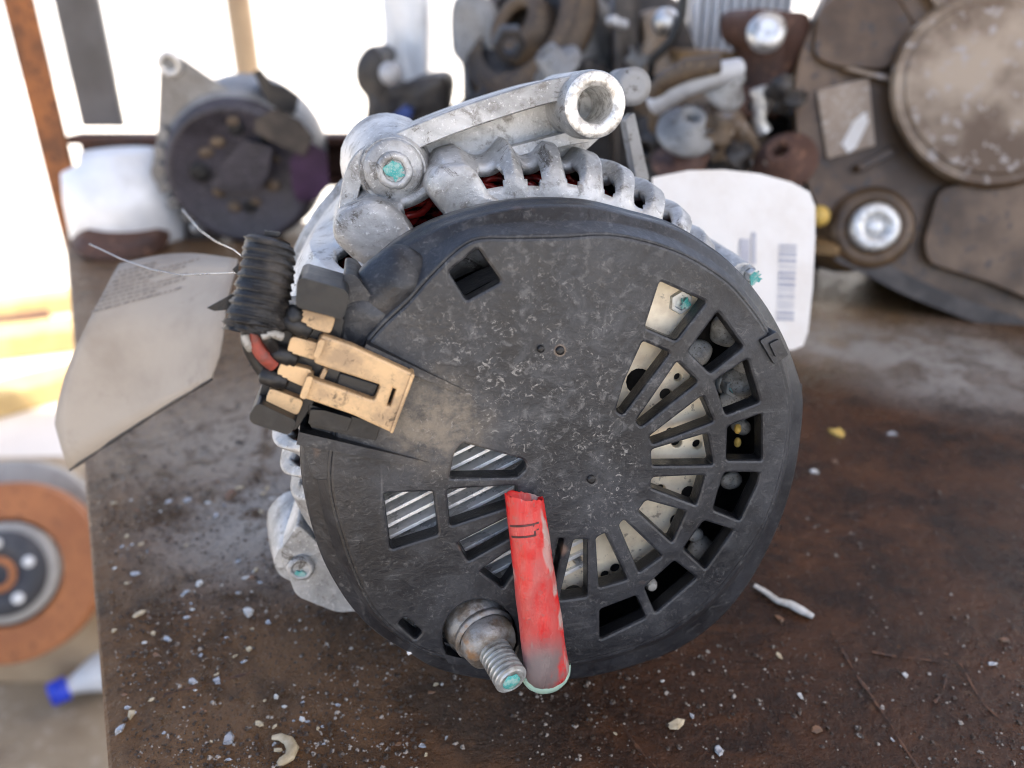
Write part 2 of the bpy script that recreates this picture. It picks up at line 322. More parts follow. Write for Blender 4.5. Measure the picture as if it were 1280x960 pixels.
def f2(pts, w=0.0): return [fu(x, y, w).to_2d() for x, y in pts]
def fp(b, pts, w0, w1, bev=0.0, rnd=0.0, wt=None):
    """prism in the alternator frame; its outline is given in photo pixels at its top height w1 (mm)"""
    q = f2(pts, w1)
    if rnd: q = round_poly(q, rnd * 1e-3)
    return b.prism(q, w0 * 1e-3 * K, w1 * 1e-3 * K, bev * 1e-3)

# ------------------------------------------------------------------ the setting
GZ = -0.80
MB().add([(-600, -600, GZ), (600, -600, GZ), (600, 900, GZ), (-600, 900, GZ)], [[0, 1, 2, 3]]).build('ground', 'yard_sand', kind='structure')
MB().add([(-4, -3, GZ + .004), (4, -3, GZ + .004), (4, 1.75, GZ + .004), (-4, 1.55, GZ + .004)], [[0, 1, 2, 3]]).build('dirt_floor', 'shade_dirt', kind='structure')
rf = MB(); n = 160; x0, x1 = -.62, 5.0
top = [Vector((x0 + (x1 - x0) * i / n, 0, 2.35 + .018 * sin(i * 1.9))) for i in range(n + 1)]
ys = (-1.3, 1.35); th = Vector((0, 0, .004))
rf.loft([[p + Vector((0, ys[0], 0)) for p in top], [p + Vector((0, ys[1], 0)) for p in top], [p + Vector((0, ys[1], 0)) + th for p in top], [p + Vector((0, ys[0], 0)) + th for p in top]], closed=False, wrap=True)
rf.build('shade_roof', 'shade_roof_sheet', kind='structure')  # unseen roof, sized to keep direct sun off the bench

# ------------------------------------------------------------------ workbench
e0, e1 = T(135, 960), T(80, 282); ed = (e1 - e0).normalized(); pN = e0 - ed * .28; nx = Vector((ed.y, -ed.x, 0))
bench = thing('workbench', 'oily rust brown steel workbench covered in grit under the alternators', 'workbench', (0.15, .3, GZ))
pF = e1; TT = .006
out = [pN.to_2d(), pF.to_2d(), (1.5, pF.y + .12), (1.5, -.3)]
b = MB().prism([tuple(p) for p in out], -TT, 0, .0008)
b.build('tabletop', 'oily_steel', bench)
for nm, off, hgt in (('edge_angle', .004, .05),):
    a, c = pN + nx * off, pF + nx * off
    MB().add([a, c, c + nx * .006, a + nx * .006, *[q - Vector((0, 0, hgt)) for q in (a, c, c + nx * .006, a + nx * .006)]],
             [[0, 1, 5, 4], [1, 2, 6, 5], [2, 3, 7, 6], [3, 0, 4, 7], [4, 5, 6, 7], [0, 3, 2, 1]]).build(nm, 'rust_dark', bench, Matrix.Translation((0, 0, -TT - .001)))
for q in (T(128, 950) + nx * .02, pF + nx * .10 - ed * .03, Vector((1.3, .62, 0)), Vector((1.3, -.2, 0))):
    MB().box((q.x, q.y, (GZ - TT - .06) / 2), (.05, .05, -GZ - TT - .06), bev=.004).build('leg', 'steel_grey', bench)
# scratches in the bench top
for pts in ([(1040, 790), (1075, 850), (1110, 900), (1150, 965)], [(1198, 828), (1230, 880), (1275, 920)], [(1188, 830), (1180, 865), (1168, 878)], [(205, 868), (260, 855), (320, 838)],
            [(775, 905), (800, 935), (822, 962)], [(1090, 815), (1140, 822), (1185, 828)]):
    q = [T(x, y, .0004) for x, y in pts]; fine = []
    for i in range(len(q) - 1):
        for k in range(8): fine.append(q[i].lerp(q[i + 1], k / 8))
    fine.append(q[-1]); L, Rr = [], []
    for i, p in enumerate(fine):
        t = (fine[min(i + 1, len(fine) - 1)] - fine[max(0, i - 1)]).normalized(); nn = Vector((-t.y, t.x, 0)); wd = max(.00004, .0007 * noise.noise(p * 260) + .00025)
        p = p + nn * .0006 * noise.noise(p * 120); L.append(p + nn * wd); Rr.append(p - nn * wd)
    MB().loft([L, [(a + c) / 2 + Vector((0, 0, .00012)) for a, c in zip(L, Rr)], Rr], closed=False).build('scratch', 'scratch_rust', bench)
# channel rail along the back of the bench
ry = pF.y + .035
def at_y(x, y, Y):
    d = ray(x, y); return CAM + d * (Y / d.y)
ra, rb = at_y(80, 166, ry), at_y(80, 226, ry)
zt, zb = ra.z, rb.z
rail = MB(); rx0, rx1 = pF.x + .012, .55
for (cy, cz, sy, sz) in ((ry, (zt + zb) / 2, .006, zt - zb - .012), (ry - .012, zt - .003, .030, .006), (ry - .012, zb + .003, .030, .006)):
    rail.box(((rx0 + rx1) / 2, cy, cz), (rx1 - rx0, sy, sz), bev=.001)
rail.build('back_rail', 'rust_dark', bench)

# ------------------------------------------------------------------ grit and loose chips on the bench
def inside_bench(p): return (p - e0).cross(ed).z > .004 and p.y < pF.y - .02
b = MB(); cnt = 0
def stone(b, p, r, fl=.6):
    vs = []; a0 = random.random() * tau
    for z, rr, nn in ((-.3, .9, 5), (.55, .55, 4)):
        for k in range(nn):
            a = a0 + tau * (k + .4 * random.random()) / nn; q = rr * random.uniform(.7, 1.15)
            vs.append(p + Vector((cos(a) * q * r, sin(a) * q * r * random.uniform(.6, 1), (z + .3) * fl * r * random.uniform(.8, 1.2))))
    fs = [[0, 1, 2, 3, 4][::-1], [5, 6, 7, 8], [0, 1, 6, 5], [1, 2, 7, 6], [2, 3, 7], [3, 4, 8, 7], [4, 0, 5, 8]]
    b.add(vs, fs)
foot = T(690, 700)
while cnt < 6500:
    x = random.uniform(100, 1300); y = random.uniform(440, 975)
    wgt = .9 if x < 520 else .09
    if y > 800: wgt = min(1, wgt + .16)
    if y < 600: wgt *= .45
    p = T(x, y)
    wgt *= .25 + 1.3 * max(0, .5 + noise.noise(p * 38))
    if random.random() > wgt or not inside_bench(p): continue
    if abs(p.x - .012) < .05 and .165 < p.y < .30: continue
    stone(b, p, random.choice((.0002, .00025, .0003, .0003, .0004, .0004, .0005, .0008)) * random.uniform(.7, 1.3), .7); cnt += 1
b.build('grit', 'grit', kind='stuff', label='fine grit and metal dust scattered over the oily bench top', cat='grit')
def chip(x, y, rpx, mat, label, group=None, name='chip', elong=1.55):
    p = T(x, y); d = (p - CAM).dot(FW); r = rpx * d / F; ang = random.random() * pi; n = random.choice((5, 6, 7))
    me = MB(); low, hi = [], []
    for k in range(n):
        a = tau * k / n; q = r * random.uniform(.5, 1.15); v = Vector((cos(a) * q * elong, sin(a) * q, 0))
        v = Matrix.Rotation(ang, 3, 'Z') @ v; low.append(v); hi.append(v * random.uniform(.6, .85) + Vector((0, 0, r * random.uniform(.15, .45))))
    me.loft([low, hi], True, True, True, smooth=False)
    me.build(name, mat, None, Matrix.Translation(p + Vector((0, 0, .0002))), label, 'chip', group)
chips = [(240, 853, 9, 'chip_glassy', 'glassy chip beside the thin scratch, left of the alternator'), (272, 851, 6, 'chip_glassy', 'small shiny chip just right of a larger glassy chip'),
 (286, 926, 11, 'chip_glassy', 'glassy flake with dark back at the bottom edge, left of the curled white chip'), (165, 893, 8, 'chip_cream', 'cream chip near the front left bench corner'),
 (150, 912, 8, 'chip_glassy', 'shiny flake below the cream chip by the bench edge'), (845, 905, 10, 'chip_cream', 'cream stone chip on dark bench below right of the alternator'),
 (897, 938, 8, 'chip_glassy', 'bluish shiny chip at the bottom edge, right of the cream stone'), (1045, 541, 11, 'chip_yellow', 'yellow crumb on the bench right of the black cover'),
 (1115, 543, 7, 'chip_glassy', 'round grey pebble right of the yellow crumb'), (1018, 590, 8, 'chip_white', 'dull grey pebble close to the right rim of the cover'),
 (1043, 577, 6, 'chip_brown', 'small brown crumb under the yellow crumb'), (1020, 912, 9, 'chip_brown', 'flat grey brown flake at the bottom right'),
 (1131, 845, 5, 'chip_white', 'white chip alone on the right side of the bench'), (1240, 830, 6, 'chip_glassy', 'bluish chip near the right edge by the forked scratch'),
 (1255, 800, 7, 'chip_brown', 'rust brown crumb near the right edge above the bluish chip'), (975, 775, 7, 'chip_brown', 'pinkish brown crumb below the white twisted strip'),
 (973, 820, 6, 'chip_cream', 'small cream chip below the twisted strip'), (330, 790, 0, '', ''),
 (235, 626, 8, 'chip_glassy', 'wet dark chip on the pale left part of the bench'), (290, 618, 10, 'chip_brown', 'dark brown lump on the pale bench left of the housing'), (270, 645, 6, 'chip_glassy', 'small shiny chip in front of the dark brown lump'),
 (250, 730, 8, 'chip_white', 'white flake left of the lower housing bolt'), (310, 765, 10, 'chip_white', 'wide pale smear of flake near the lower housing bolt'),
 (232, 742, 6, 'chip_glassy', 'shiny bead beside the white flake'), (170, 718, 7, 'chip_glassy', 'shiny chip near the left bench edge beside the brake disc'), (175, 768, 7, 'chip_cream', 'beige chip near the left bench edge, below the shiny one'),
 (208, 800, 6, 'chip_glassy', 'silver chip between the left bench edge and the pebble field'), (325, 905, 7, 'chip_cream', 'cream chip above the curled white chip'), (378, 900, 5, 'chip_white', 'white chip right of the curled white chip'),
 (1000, 870, 5, 'chip_white', 'tiny white chip midway along the bottom right')]
for c in chips:
    if c[2]: chip(c[0], c[1], c[2] * .82, *c[3:5], group='loose chips on the bench')
for k in range(90):
    while True:
        x, y = (random.uniform(130, 560), random.uniform(600, 955)) if random.random() < .9 else (random.uniform(720, 1280), random.uniform(700, 955))
        if inside_bench(T(x, y)) and not (360 < x < 1000 and y < 850) and (y > 770 or x < 400): break
    side = 'left' if x < 640 else 'right'
    chip(x, y, random.uniform(1.8, 4.2), random.choice(('chip_white', 'chip_glassy', 'chip_cream', 'chip_brown', 'chip_glassy')), f'tiny stone chip lying loose on the oily bench {side} of the alternator', f'tiny chips {side} of the alternator')
b = MB(); q = [T(x, y, .0012) for x, y in ((943, 733), (958, 741), (972, 749), (988, 757), (1003, 764), (1016, 768))]
b.tube([p + Vector((0, .0005 * sin(i * 2.2), .0004 * cos(i * 2))) for i, p in enumerate(q)], [.0007, .0010, .0011, .0014, .0015, .0009], 8, flat=.7)
b.build('twisted_strip', 'chip_white', None, None, 'white twisted strip of sealant lying right of the alternator', 'strip')
b = MB(); q = [T(x, y, .0009) for x, y in ((340, 922), (350, 921), (361, 926), (366, 936), (362, 946), (352, 952), (347, 955))]
b.tube(q, [.0006, .001, .0013, .0015, .0014, .0012, .0006], 8, flat=.7)
b.build('curled_chip', 'chip_cream', None, None, 'curled C shaped cream chip at the front edge of the picture', 'chip')

# ------------------------------------------------------------------ THE ALTERNATOR
alt = thing('alternator', 'used alternator in sharp focus with black slotted rear cover and silver housing', 'alternator', (fu(690, 560, -40) @ MF.to_3x3().inverted() + FP0).to_2d().to_3d())
ridge = [(640, 298), (700, 297), (760, 294), (810, 303), (858, 320), (905, 349), (930, 374), (955, 408), (972, 442), (983, 480), (987, 510), (985, 550), (975, 600), (958, 650), (935, 690), (905, 730), (870, 765),
         (825, 795), (780, 813), (730, 826), (680, 834), (620, 832), (560, 822), (514, 805), (470, 766), (445, 718), (428, 670), (416, 625), (413, 590), (417, 555), (424, 515), (434, 475), (452, 440), (478, 408), (510, 378), (542, 342), (588, 302)]
rim = [(690, 254), (740, 256), (790, 268), (842, 283), (889, 311), (920, 336), (952, 376), (974, 414), (988, 447), (998, 478), (1001, 505), (997, 548), (990, 592), (976, 640), (955, 688), (930, 732), (895, 773),
       (850, 806), (800, 826), (750, 840), (700, 847), (650, 849), (600, 845), (545, 832), (510, 812), (470, 787), (440, 757), (418, 725), (400, 690), (388, 650), (380, 610), (377, 580), (378, 545), (385, 500), (400, 450), (425, 400), (455, 350), (495, 312), (545, 284), (600, 266), (645, 257)]
CX, CY = 695, 560
def by_angle(loop, w, n=200):
    lp = smooth_loop(loop, 6); an = sorted(((math.atan2(p[1] - CY, p[0] - CX), p) for p in lp), key=lambda t: t[0]); out = []
    an = [(an[-1][0] - tau, an[-1][1])] + an + [(an[0][0] + tau, an[0][1])]; i = 0
    for k in range(n):
        t = -pi + tau * k / n
        while an[i + 1][0] < t: i += 1
        (a0, p0), (a1, p1) = an[i], an[i + 1]; q = p0.lerp(p1, (t - a0) / max(1e-9, a1 - a0)); out.append(fu(q.x, q.y, w))
    return out[::-1]
holes_px = [
 [(826, 353), (882, 378), (845, 425), (808, 409)], [(897.5, 391), (929, 434), (888.6, 466), (862, 439.5)], [(804, 428), (836.7, 442), (779, 518), (771, 513), (782, 478)],
 [(847, 453), (872, 478), (802.5, 533), (796, 527)], [(934.6, 450), (949.5, 502), (908, 518), (894.6, 477)], [(878, 496), (891.6, 527), (817, 555), (813, 546)],
 [(952.5, 518), (952.5, 575), (909.4, 575), (911, 534.6)], [(884, 543), (891, 581), (817, 582), (816, 563)], [(816.6, 598), (880.6, 595), (870, 631), (815, 610)],
 [(907, 592), (949, 592), (946, 606), (925, 650), (893, 637), (899, 615)], [(808.7, 627), (857, 640), (840, 677.5), (799, 640)], [(880.6, 652.5), (916.6, 663.4), (882, 711), (855.6, 686)],
 [(780.6, 651), (827, 695), (799, 715), (775, 658)], [(843, 702.5), (870, 723), (820, 766), (807, 735)], [(757, 668), (784, 724), (749.4, 734), (746, 674)],
 [(751, 763), (794.7, 746), (807, 772), (751, 799)], [(718, 676), (734, 676), (734, 745), (700, 750)], [(698, 675), (705, 675), (692, 735), (684, 735)],
 [(480, 618), (541, 616), (547, 667.5), (489, 686)], [(579, 555), (653.7, 575.6), (657.5, 585), (646, 596), (563, 598), (569, 568)], [(560, 613), (646, 608), (646, 630), (564, 657)],
 [(573, 679), (640, 645), (640, 671), (586, 701)], [(601, 714), (642, 686), (646, 709), (629, 735)], [(498, 780), (507, 772.5), (527, 790), (519, 799)],
 [(562.5, 340.6), (597, 311.6), (625, 352), (583.4, 375)]]
stud_hole = [(600 + 47 * cos(a), 797 + 47 * sin(a)) for a in [tau * k / 28 for k in range(28)]]
stud_hole = [(x, min(y, 828)) for x, y in stud_hole]
def grow(h, k=1.1):
    cx_, cy_ = sum(p[0] for p in h) / len(h), sum(p[1] for p in h) / len(h)
    return [(x + (x - cx_) / max(1, math.hypot(x - cx_, y - cy_)) * k, y + (y - cy_) / max(1, math.hypot(x - cx_, y - cy_)) * k) for x, y in h]
holes_px = [grow(h) for h in holes_px]
rg = by_angle(ridge, 0); holes = [[tuple(p) for p in round_poly(f2(h), .0007)] for h in holes_px] + [f2(stud_hole)]
b = plate([p.to_2d() for p in rg], holes, -.0042, 0, .0006)
# chamfered rim round the face plate
r0 = rg; r1 = by_angle(rim, -9); cen = fu(CX, CY, -9)
def scale_ring(r, k, w): return [Vector((cen.x + (p.x - cen.x) * k, cen.y + (p.y - cen.y) * k, w * 1e-3 * K)) for p in r]
def mixr(t, w): return [Vector((p.x + (q.x - p.x) * t, p.y + (q.y - p.y) * t, w * 1e-3 * K)) for p, q in zip(r0, r1)]
r00 = mixr(.0, -.7); r00 = [Vector((p.x * .998, p.y * .998, p.z)) for p in r00]
mid = mixr(.06, -.5); m2 = mixr(.12, -1.0); m3 = mixr(.44, -5.0); m4 = mixr(.52, -5.6); q1 = mixr(.86, -6.6); q2 = mixr(.95, -7.3)
lip = scale_ring(r1, 1.004, -11.5); lip2 = scale_ring(r1, 1.010, -12.2); lip3 = scale_ring(r1, 1.010, -15)
b.loft([r00, mid, m2, m3, m4, q1, q2, r1, lip, lip2, lip3, scale_ring(r1, 1.0, -22), scale_ring(r1, .965, -22), scale_ring(r1, .955, -10), scale_ring(r0, .965, -4.2)], True, smooth=True)
# raised lips of the plug recess, hump over the regulator bolt, wedge wall
def ramp(b, pa, pb, wid, ha, hb, w0=-3):
    A, B = Vector(pa), Vector(pb); t = (B - A).normalized(); nn = Vector((-t.y, t.x)) * wid / 2
    q = [fu(*(A + nn), ha), fu(*(A - nn), ha), fu(*(B - nn * .5), hb), fu(*(B + nn * .5), hb)]
    z = [Vector((p.x, p.y, w0 * 1e-3 * K)) for p in q]
    b.add(q + z, [[0, 1, 2, 3], [0, 4, 5, 1], [1, 5, 6, 2], [2, 6, 7, 3], [3, 7, 4, 0]])
ramp(b, (455, 436), (582, 492), 13, 3.2, .1); ramp(b, (372, 548), (536, 582), 16, 3.0, .1, -14)
fp(b, [(372, 540), (410, 528), (432, 545), (428, 600), (392, 600)], -20, -1.0, .6, .8)
X, Y, Z = Vector((.80, .6, 0)), Vector((-.6, .80, 0)), Vector((0, 0, 1))
b.ball(fu(492, 356, -7), (.0090, .0058, .0062), 40, 24, (X, Y, Z), .0016)
b.ball(fu(455, 395, -6), (.0085, .0055, .0048), 40, 24, (Vector((.75, .66, 0)), Vector((-.66, .75, 0)), Z), .0014)
fp(b, [(428, 341), (444, 343), (466, 372), (486, 396), (470, 440), (440, 458), (424, 440), (436, 395)], -20, -1.6, .8, 1.0)
# rim clips
fp(b, [(950, 426), (972, 414), (986, 444), (968, 456)], -8, .9, .4, .5); fp(b, [(962, 430), (974, 424), (981, 440), (970, 447)], -6, 1.6, .3, .3)
fp(b, [(995, 476), (1003, 480), (1002, 512), (996, 515)], -16, -7, .3, .4)
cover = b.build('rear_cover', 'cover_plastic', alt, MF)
for x, y, r in ((739, 599, 5.2), (700, 438, 5), (676, 436, 4)):
    MB().lathe(fu(x, y, .3), (0, 0, 1), [(r * PX * 1.1, 0), (r * PX, .0005), (r * PX * .5, .0006)], 20, cap1=True).build('sprue_mark', 'black_plastic', cover, MF)

# --- inside of the cover
b = MB(); c0 = fu(CX, CY, -30); b.lathe(c0, (0, 0, 1), [(.0005, 0), (.0478, 0)], 48, cap0=True); b.lathe(c0, (0, 0, 1), [(.0478, 0), (.0478, .013)], 48)
b.build('inner_bracket', 'inner_dark', alt, MF)
def ring_sector(cx, cy, r0, r1, a0, a1, n=40):
    o = [(cx + r1 * cos(radians(a0 + (a1 - a0) * k / n)), cy + r1 * sin(radians(a0 + (a1 - a0) * k / n))) for k in range(n + 1)]
    return o + [(cx + r0 * cos(radians(a1 + (a0 - a1) * k / n)), cy + r0 * sin(radians(a1 + (a0 - a1) * k / n))) for k in range(n + 1)]
WP = -7.5
oc = ring_sector(715, 560, 40, 178, -62, 95)
def circ(x, y, r, n=14): return [(x + r * cos(tau * k / n), y + r * sin(tau * k / n)) for k in range(n)]
ph = [(848, 472, 5), (833, 494, 8), (800, 478, 17), (846, 553, 7), (872, 556, 6), (826, 612, 6), (862, 618, 10), (847, 652, 9), (800, 690, 9), (770, 712, 7), (757, 720, 6), (838, 540, 5), (806, 560, 7), (722, 700, 6)]
b = plate(f2(oc, WP), [[tuple(p) for p in f2(circ(*h), WP)] for h in ph if h[1] != 690], (WP - 2) * 1e-3 * K, WP * 1e-3 * K, .0003)
fp(b, [(800, 345), (850, 338), (884, 372), (862, 420), (830, 428), (795, 415)], WP - 3, WP + 1, .3, .6)
rect = b.build('rectifier_plate', 'rectifier_plate', alt, MF)
for x, y, r, hh in ((716, 742, 14, 3), (812, 728, 9, 2), (798, 702, 8, 2)):
    MB().lathe(fu(x, y, WP), (0, 0, 1), [(r * PX, 0), (r * PX, hh * .0005), (r * PX * .7, hh * .001)], 18, cap1=True).build('rivet', 'diode_grey' if hh < 3 else 'black_plastic', rect, MF)
for x, y, r in ((872, 436, 17), (905, 415, 19), (925, 480, 16), (912, 505, 15), (925, 535, 10), (915, 600, 13), (878, 685, 15), (868, 668, 7), (900, 548, 9), (936, 455, 12)):
    MB().ball(fu(x, y, -13), (r * PX * 1.35, r * PX * 1.1, r * PX * .9), 22, 14, None, .0022).build('diode', 'diode_grey', alt, MF)
for x, y, r in ((922, 536, 5), (922, 553, 5), (896, 455, 5)):
    MB().ball(fu(x, y, -9), (r * PX, r * PX * 1.5, r * PX), 10, 6).build('solder_joint', 'chip_yellow', alt, MF)
# heat sink of thin fins on the left
hs = bpy.data.objects.new('heat_sink', None)
b = MB(); fp(b, [(465, 560), (570, 545), (665, 560), (665, 720), (600, 720), (470, 700)], -21, -18, .2, .5); hs = b.build('heat_sink', 'inner_dark', alt, MF)
dr = Vector((158, -80)).normalized(); nr = Vector((80, 158)).normalized()
for k in range(-8, 12):
    cpt = Vector((520, 640)) + nr * (k * 14.0)
    t0, t1 = -90, 170
    A, B = cpt + dr * t0, cpt + dr * t1
    wd = nr * 2.0
    b = MB(); q = [A - wd, A + wd, B + wd, B - wd]; fp(b, [tuple(p) for p in q], -18, -6.5, .12)
    b.build('cooling_fin', 'heat_sink', hs, MF)
def bolt(x, y, w0, r, hgt, paint=None, flange=1.5, mat='zinc_bolt', prx=.55, poff=(0, 0)):
    b = MB(); o = fu(x, y, w0); rr = r * PX
    b.lathe(o, (0, 0, 1), [(rr * flange, 0), (rr * flange * 1.02, .0006), (rr * flange * .9, .0014), (rr * 1.0, .0017)], 32)
    n = 6; hx = [(rr, .0014), (rr, hgt * .8), (rr * .9, hgt), (rr * .62, hgt), (rr * .56, hgt - .0007)]
    b.lathe(o, (0, 0, 1), hx, 24 if mat == 'cast_aluminium' else n, smooth=mat == 'cast_aluminium', cap1=True, wob=.10 if mat == 'cast_aluminium' else 0); bo = b.build('bolt', mat, alt, MF)
    if paint:
        pm = MB(); pc = o + Vector((poff[0] * rr, poff[1] * rr, hgt - (.0008 if mat == 'cast_aluminium' else .0003))); pts = []
        for k in range(22): pts.append((pc.x + cos(tau * k / 22) * rr * prx * (.78 + .9 * noise.noise((k * .9, x * .1, 1))), pc.y + sin(tau * k / 22) * rr * prx * (.70 + .9 * noise.noise((k * .9, x * .1, 4)))))
        pm.prism(pts, pc.z, pc.z + .0006, .0002); pm.build('paint_mark', 'teal_paint', bo, MF)
    return bo
bolt(843, 373, -10, 16, .004, 1, 1.35, poff=(.3, -.1), prx=.5)
bolt(908, 478, -16, 14, .004, 1, 1.3)

# --- terminal stud, nut and washer, pointing out of the lower slot
sa, sb = fu(596, 778, -6), fu(640, 851, 13); ax = (sb - sa).normalized(); L = (sb - sa).length
b = MB(); b.lathe(sa, ax, [(.0072, -.004), (.0078, 0), (.0076, L * .10), (.0064, L * .17)], 40, wob=.01)
stud = b.build('terminal_collar', 'rusty_stud', alt, MF)
b = MB(); b.lathe(sa, ax, [(.0066, L * .16), (.0070, L * .20), (.0070, L * .24), (.0062, L * .26)], 40, wob=.02); b.build('washer', 'rusty_stud', alt, MF)
b = MB(); b.lathe(sa, ax, [(.0060, L * .25), (.0064, L * .30), (.0058, L * .46), (.0046, L * .52), (.0034, L * .53)], 30, smooth=True, wob=.04); b.build('nut', 'rusty_stud', alt, MF)
pr = [(.0034, L * .50)]; h = L * .53
while h < L * .96: pr += [(.0036, h), (.0036, h + .00045), (.0027, h + .0007), (.0027, h + .0010)]; h += .00125
pr += [(.0032, L * .965), (.0028, L)]
b = MB(); b.lathe(sa, ax, pr, 40, smooth=False, cap1=True); sd_ = b.build('threaded_stud', 'zinc_bolt', alt, MF)
b = MB(); b.lathe(sa, ax, [(.0020, L + .0001), (.0018, L + .0004), (.0006, L + .0005)], 12, cap1=True, wob=.3); b.build('paint_mark', 'teal_paint', sd_, MF)

# --- red plastic sleeve on its neighbour terminal
ta, tb = fu(655, 620, 3.4), fu(686, 858, 10.5); ax = (tb - ta).normalized(); L = (tb - ta).length
xx = (Vector((1, 0, 0)) - ax * ax.x).normalized(); yy = ax.cross(xx); NS = 44; rings = []
if yy.z < 0: yy = -yy
def sleeve_r(t):
    r = .0039 + (.0050 - .0039) * t
    if t > .90: r *= math.sqrt(max(.02, 1 - ((t - .90) / .105) ** 2 * .95))
    return r
for i in range(34):
    t = i / 33; r = sleeve_r(t); ring = []
    for j in range(NS):
        a = tau * j / NS; jag = 0
        if i == 0: jag = .0007 * noise.noise((j * .22, 3, 1)) + .0003 * noise.noise((j * .8, 7, 1)) + .0013 * cos(a)
        fl = .62 + .10 * noise.noise((t * 5, cos(a), sin(a))) + .07 * noise.noise((t * 14, cos(a) * 3, sin(a) * 3))
        q = ta + ax * (L * t + jag) + xx * cos(a) * r * (1 + .03 * noise.noise((t * 7, 5, cos(a)))) + yy * sin(a) * r * fl
        ring.append(q)
    rings.append(ring)
b = MB(); b.loft(rings, True, False, True)
b.loft([rings[0], [ta + (p - ta) * .82 + ax * .0002 for p in rings[0]], [ta + (p - ta) * .80 + ax * .008 for p in rings[0]]], True, False, True)
slv = b.build('terminal_sleeve', 'red_sleeve', alt, MF, 'red plastic sleeve with worn pale streaks and jagged top')
rr = []
for t, k in ((.91, 1.10), (.93, 1.14), (.97, 1.10), (1.0, .95), (1.03, .6), (1.045, .3)):
    r = .0050 * (1 if t < .93 else math.sqrt(max(.05, 1 - ((t - .93) / .118) ** 2))) * 1.10
    rr.append([ta + ax * L * t - yy * .0012 + xx * cos(tau * j / NS) * r + yy * sin(tau * j / NS) * r * .60 for j in range(NS)])
b = MB(); b.loft(rr, True, False, True); b.build('clear_rim', 'clear_rim', slv, MF)
def on_sleeve(t, a):
    r = sleeve_r(t) * 1.012; fl = .62 + .10 * noise.noise((t * 5, cos(a), sin(a)))
    return ta + ax * L * t + xx * cos(a) * r * (1 + .03 * noise.noise((t * 7, 5, cos(a)))) + yy * (sin(a) * r * fl + .00006)
def ink(t0, t1, a0, a1):
    pts = [[on_sleeve(t0 + (t1 - t0) * i / 3, a0 + (a1 - a0) * j / 10) for j in range(11)] for i in range(4)]
    MB().loft(pts, False).build('printed_mark', 'print_ink', slv, MF)
ink(.118, .128, 1.05, 2.75); ink(.172, .182, 1.35, 2.75); ink(.118, .182, 1.30, 1.42); ink(.135, .165, .95, 1.08); ink(.150, .158, 1.0, 1.3)

# --- cast rear housing: scalloped shoulder with ventilation windows
WB = -45; hc = fu(640, 480, WB)
def h_out(th):
    return fu(640 + 308 * cos(th), 480 + 308 * sin(th), WB).to_2d()
NT = 720; outR = []
for k in range(NT):
    p = h_out(tau * k / NT) - hc.to_2d(); outR.append((math.atan2(p.y, p.x), p.length))
outR.sort()
def Rat(a):
    a = (a + pi) % tau - pi; i = min(NT - 1, max(0, int((a + pi) / tau * NT)))
    return min(outR[max(0, i - 4):i + 5], key=lambda q: abs(q[0] - a))[1]
wins = [(436, 325, 15, .30), (533, 272, 27, .55), (616, 225, 17, .42), (667, 219, 13, .36), (718, 221, 10, .30), (766, 233, 9, .28), (806, 250, 9, .26), (842, 275, 9, .26), (872, 304, 9, .26),
        (366, 545, 12, .3), (358, 585, 12, .3), (358, 622, 12, .3), (898, 340, 9, .26)]
W2 = []
for x, y, hw, rl in wins:
    q = fu(x, y, -31).to_2d() - hc.to_2d(); a = math.atan2(q.y, q.x); W2.append((a, hw * PX * 1.15 / q.length, q.length / Rat(a), rl))
prof = [(1.0, -92), (1.0, -80), (1.0, -70), (1.0, -62), (1.0, -56), (1.0, -51), (.998, -47), (.992, -43.5), (.98, -40), (.962, -37), (.94, -34.8), (.915, -33), (.89, -31.8), (.865, -31), (.84, -30.6), (.815, -30.4), (.79, -30.3), (.765, -30.3), (.74, -30.3), (.71, -30.5), (.68, -31), (.64, -31.5), (.60, -32), (.56, -32)]
N = 900; grid = []; kill = set()
def adiff(a, c): return (a - c + pi) % tau - pi
for i, (rho, wv) in enumerate(prof):
    row = []
    for j in range(N):
        a = -pi + tau * j / N; R0 = Rat(a); g_ = 0
        for (wa, hw, wr, rl) in W2:
            d = abs(adiff(a, wa)) / (hw * 1.5)
            if d < 1.0: g_ = max(g_, (1 - d * d) ** 1.2)
        dep = 0
        if rho > .86: s_ = min(1, (rho - .86) / .10); dep = g_ * s_
        if wv < -60: dep *= max(0, 1 - (-60 - wv) / 14)
        rr_ = R0 * (rho - .060 * dep); ww = wv * 1e-3 * K - .0020 * dep * (1 if rho < .99 else .3)
        bmp = .0004 * noise.noise((cos(a) * 9, sin(a) * 9, i * .3))
        row.append(Vector((hc.x + cos(a) * rr_, hc.y + sin(a) * rr_, ww + bmp)))
    grid.append(row)
b = MB(); vs = [p for r in grid for p in r]; fs = []
for i in range(len(prof) - 1):
    rm = (prof[i][0] + prof[i + 1][0]) / 2
    for j in range(N):
        a = -pi + tau * (j + .5) / N; cut = False
        for (wa, hw, wr, rl) in W2:
            d = adiff(a, wa); dd = (rm - wr - .030) / (.058 if hw < .08 else .09)
            hk = hw * .82
            if rm < .985 and abs(d) < hk and abs(dd) < 1 and (d / hk) ** 4 + dd ** 4 < 1.0: cut = True
        if not cut: fs.append([i * N + j, i * N + (j + 1) % N, (i + 1) * N + (j + 1) % N, (i + 1) * N + j])
b.add(vs, fs, True)
hob = b.build('rear_housing', 'cast_aluminium', alt, MF)
so_ = hob.modifiers.new('thickness', 'SOLIDIFY'); so_.thickness = .0022; so_.offset = -1 
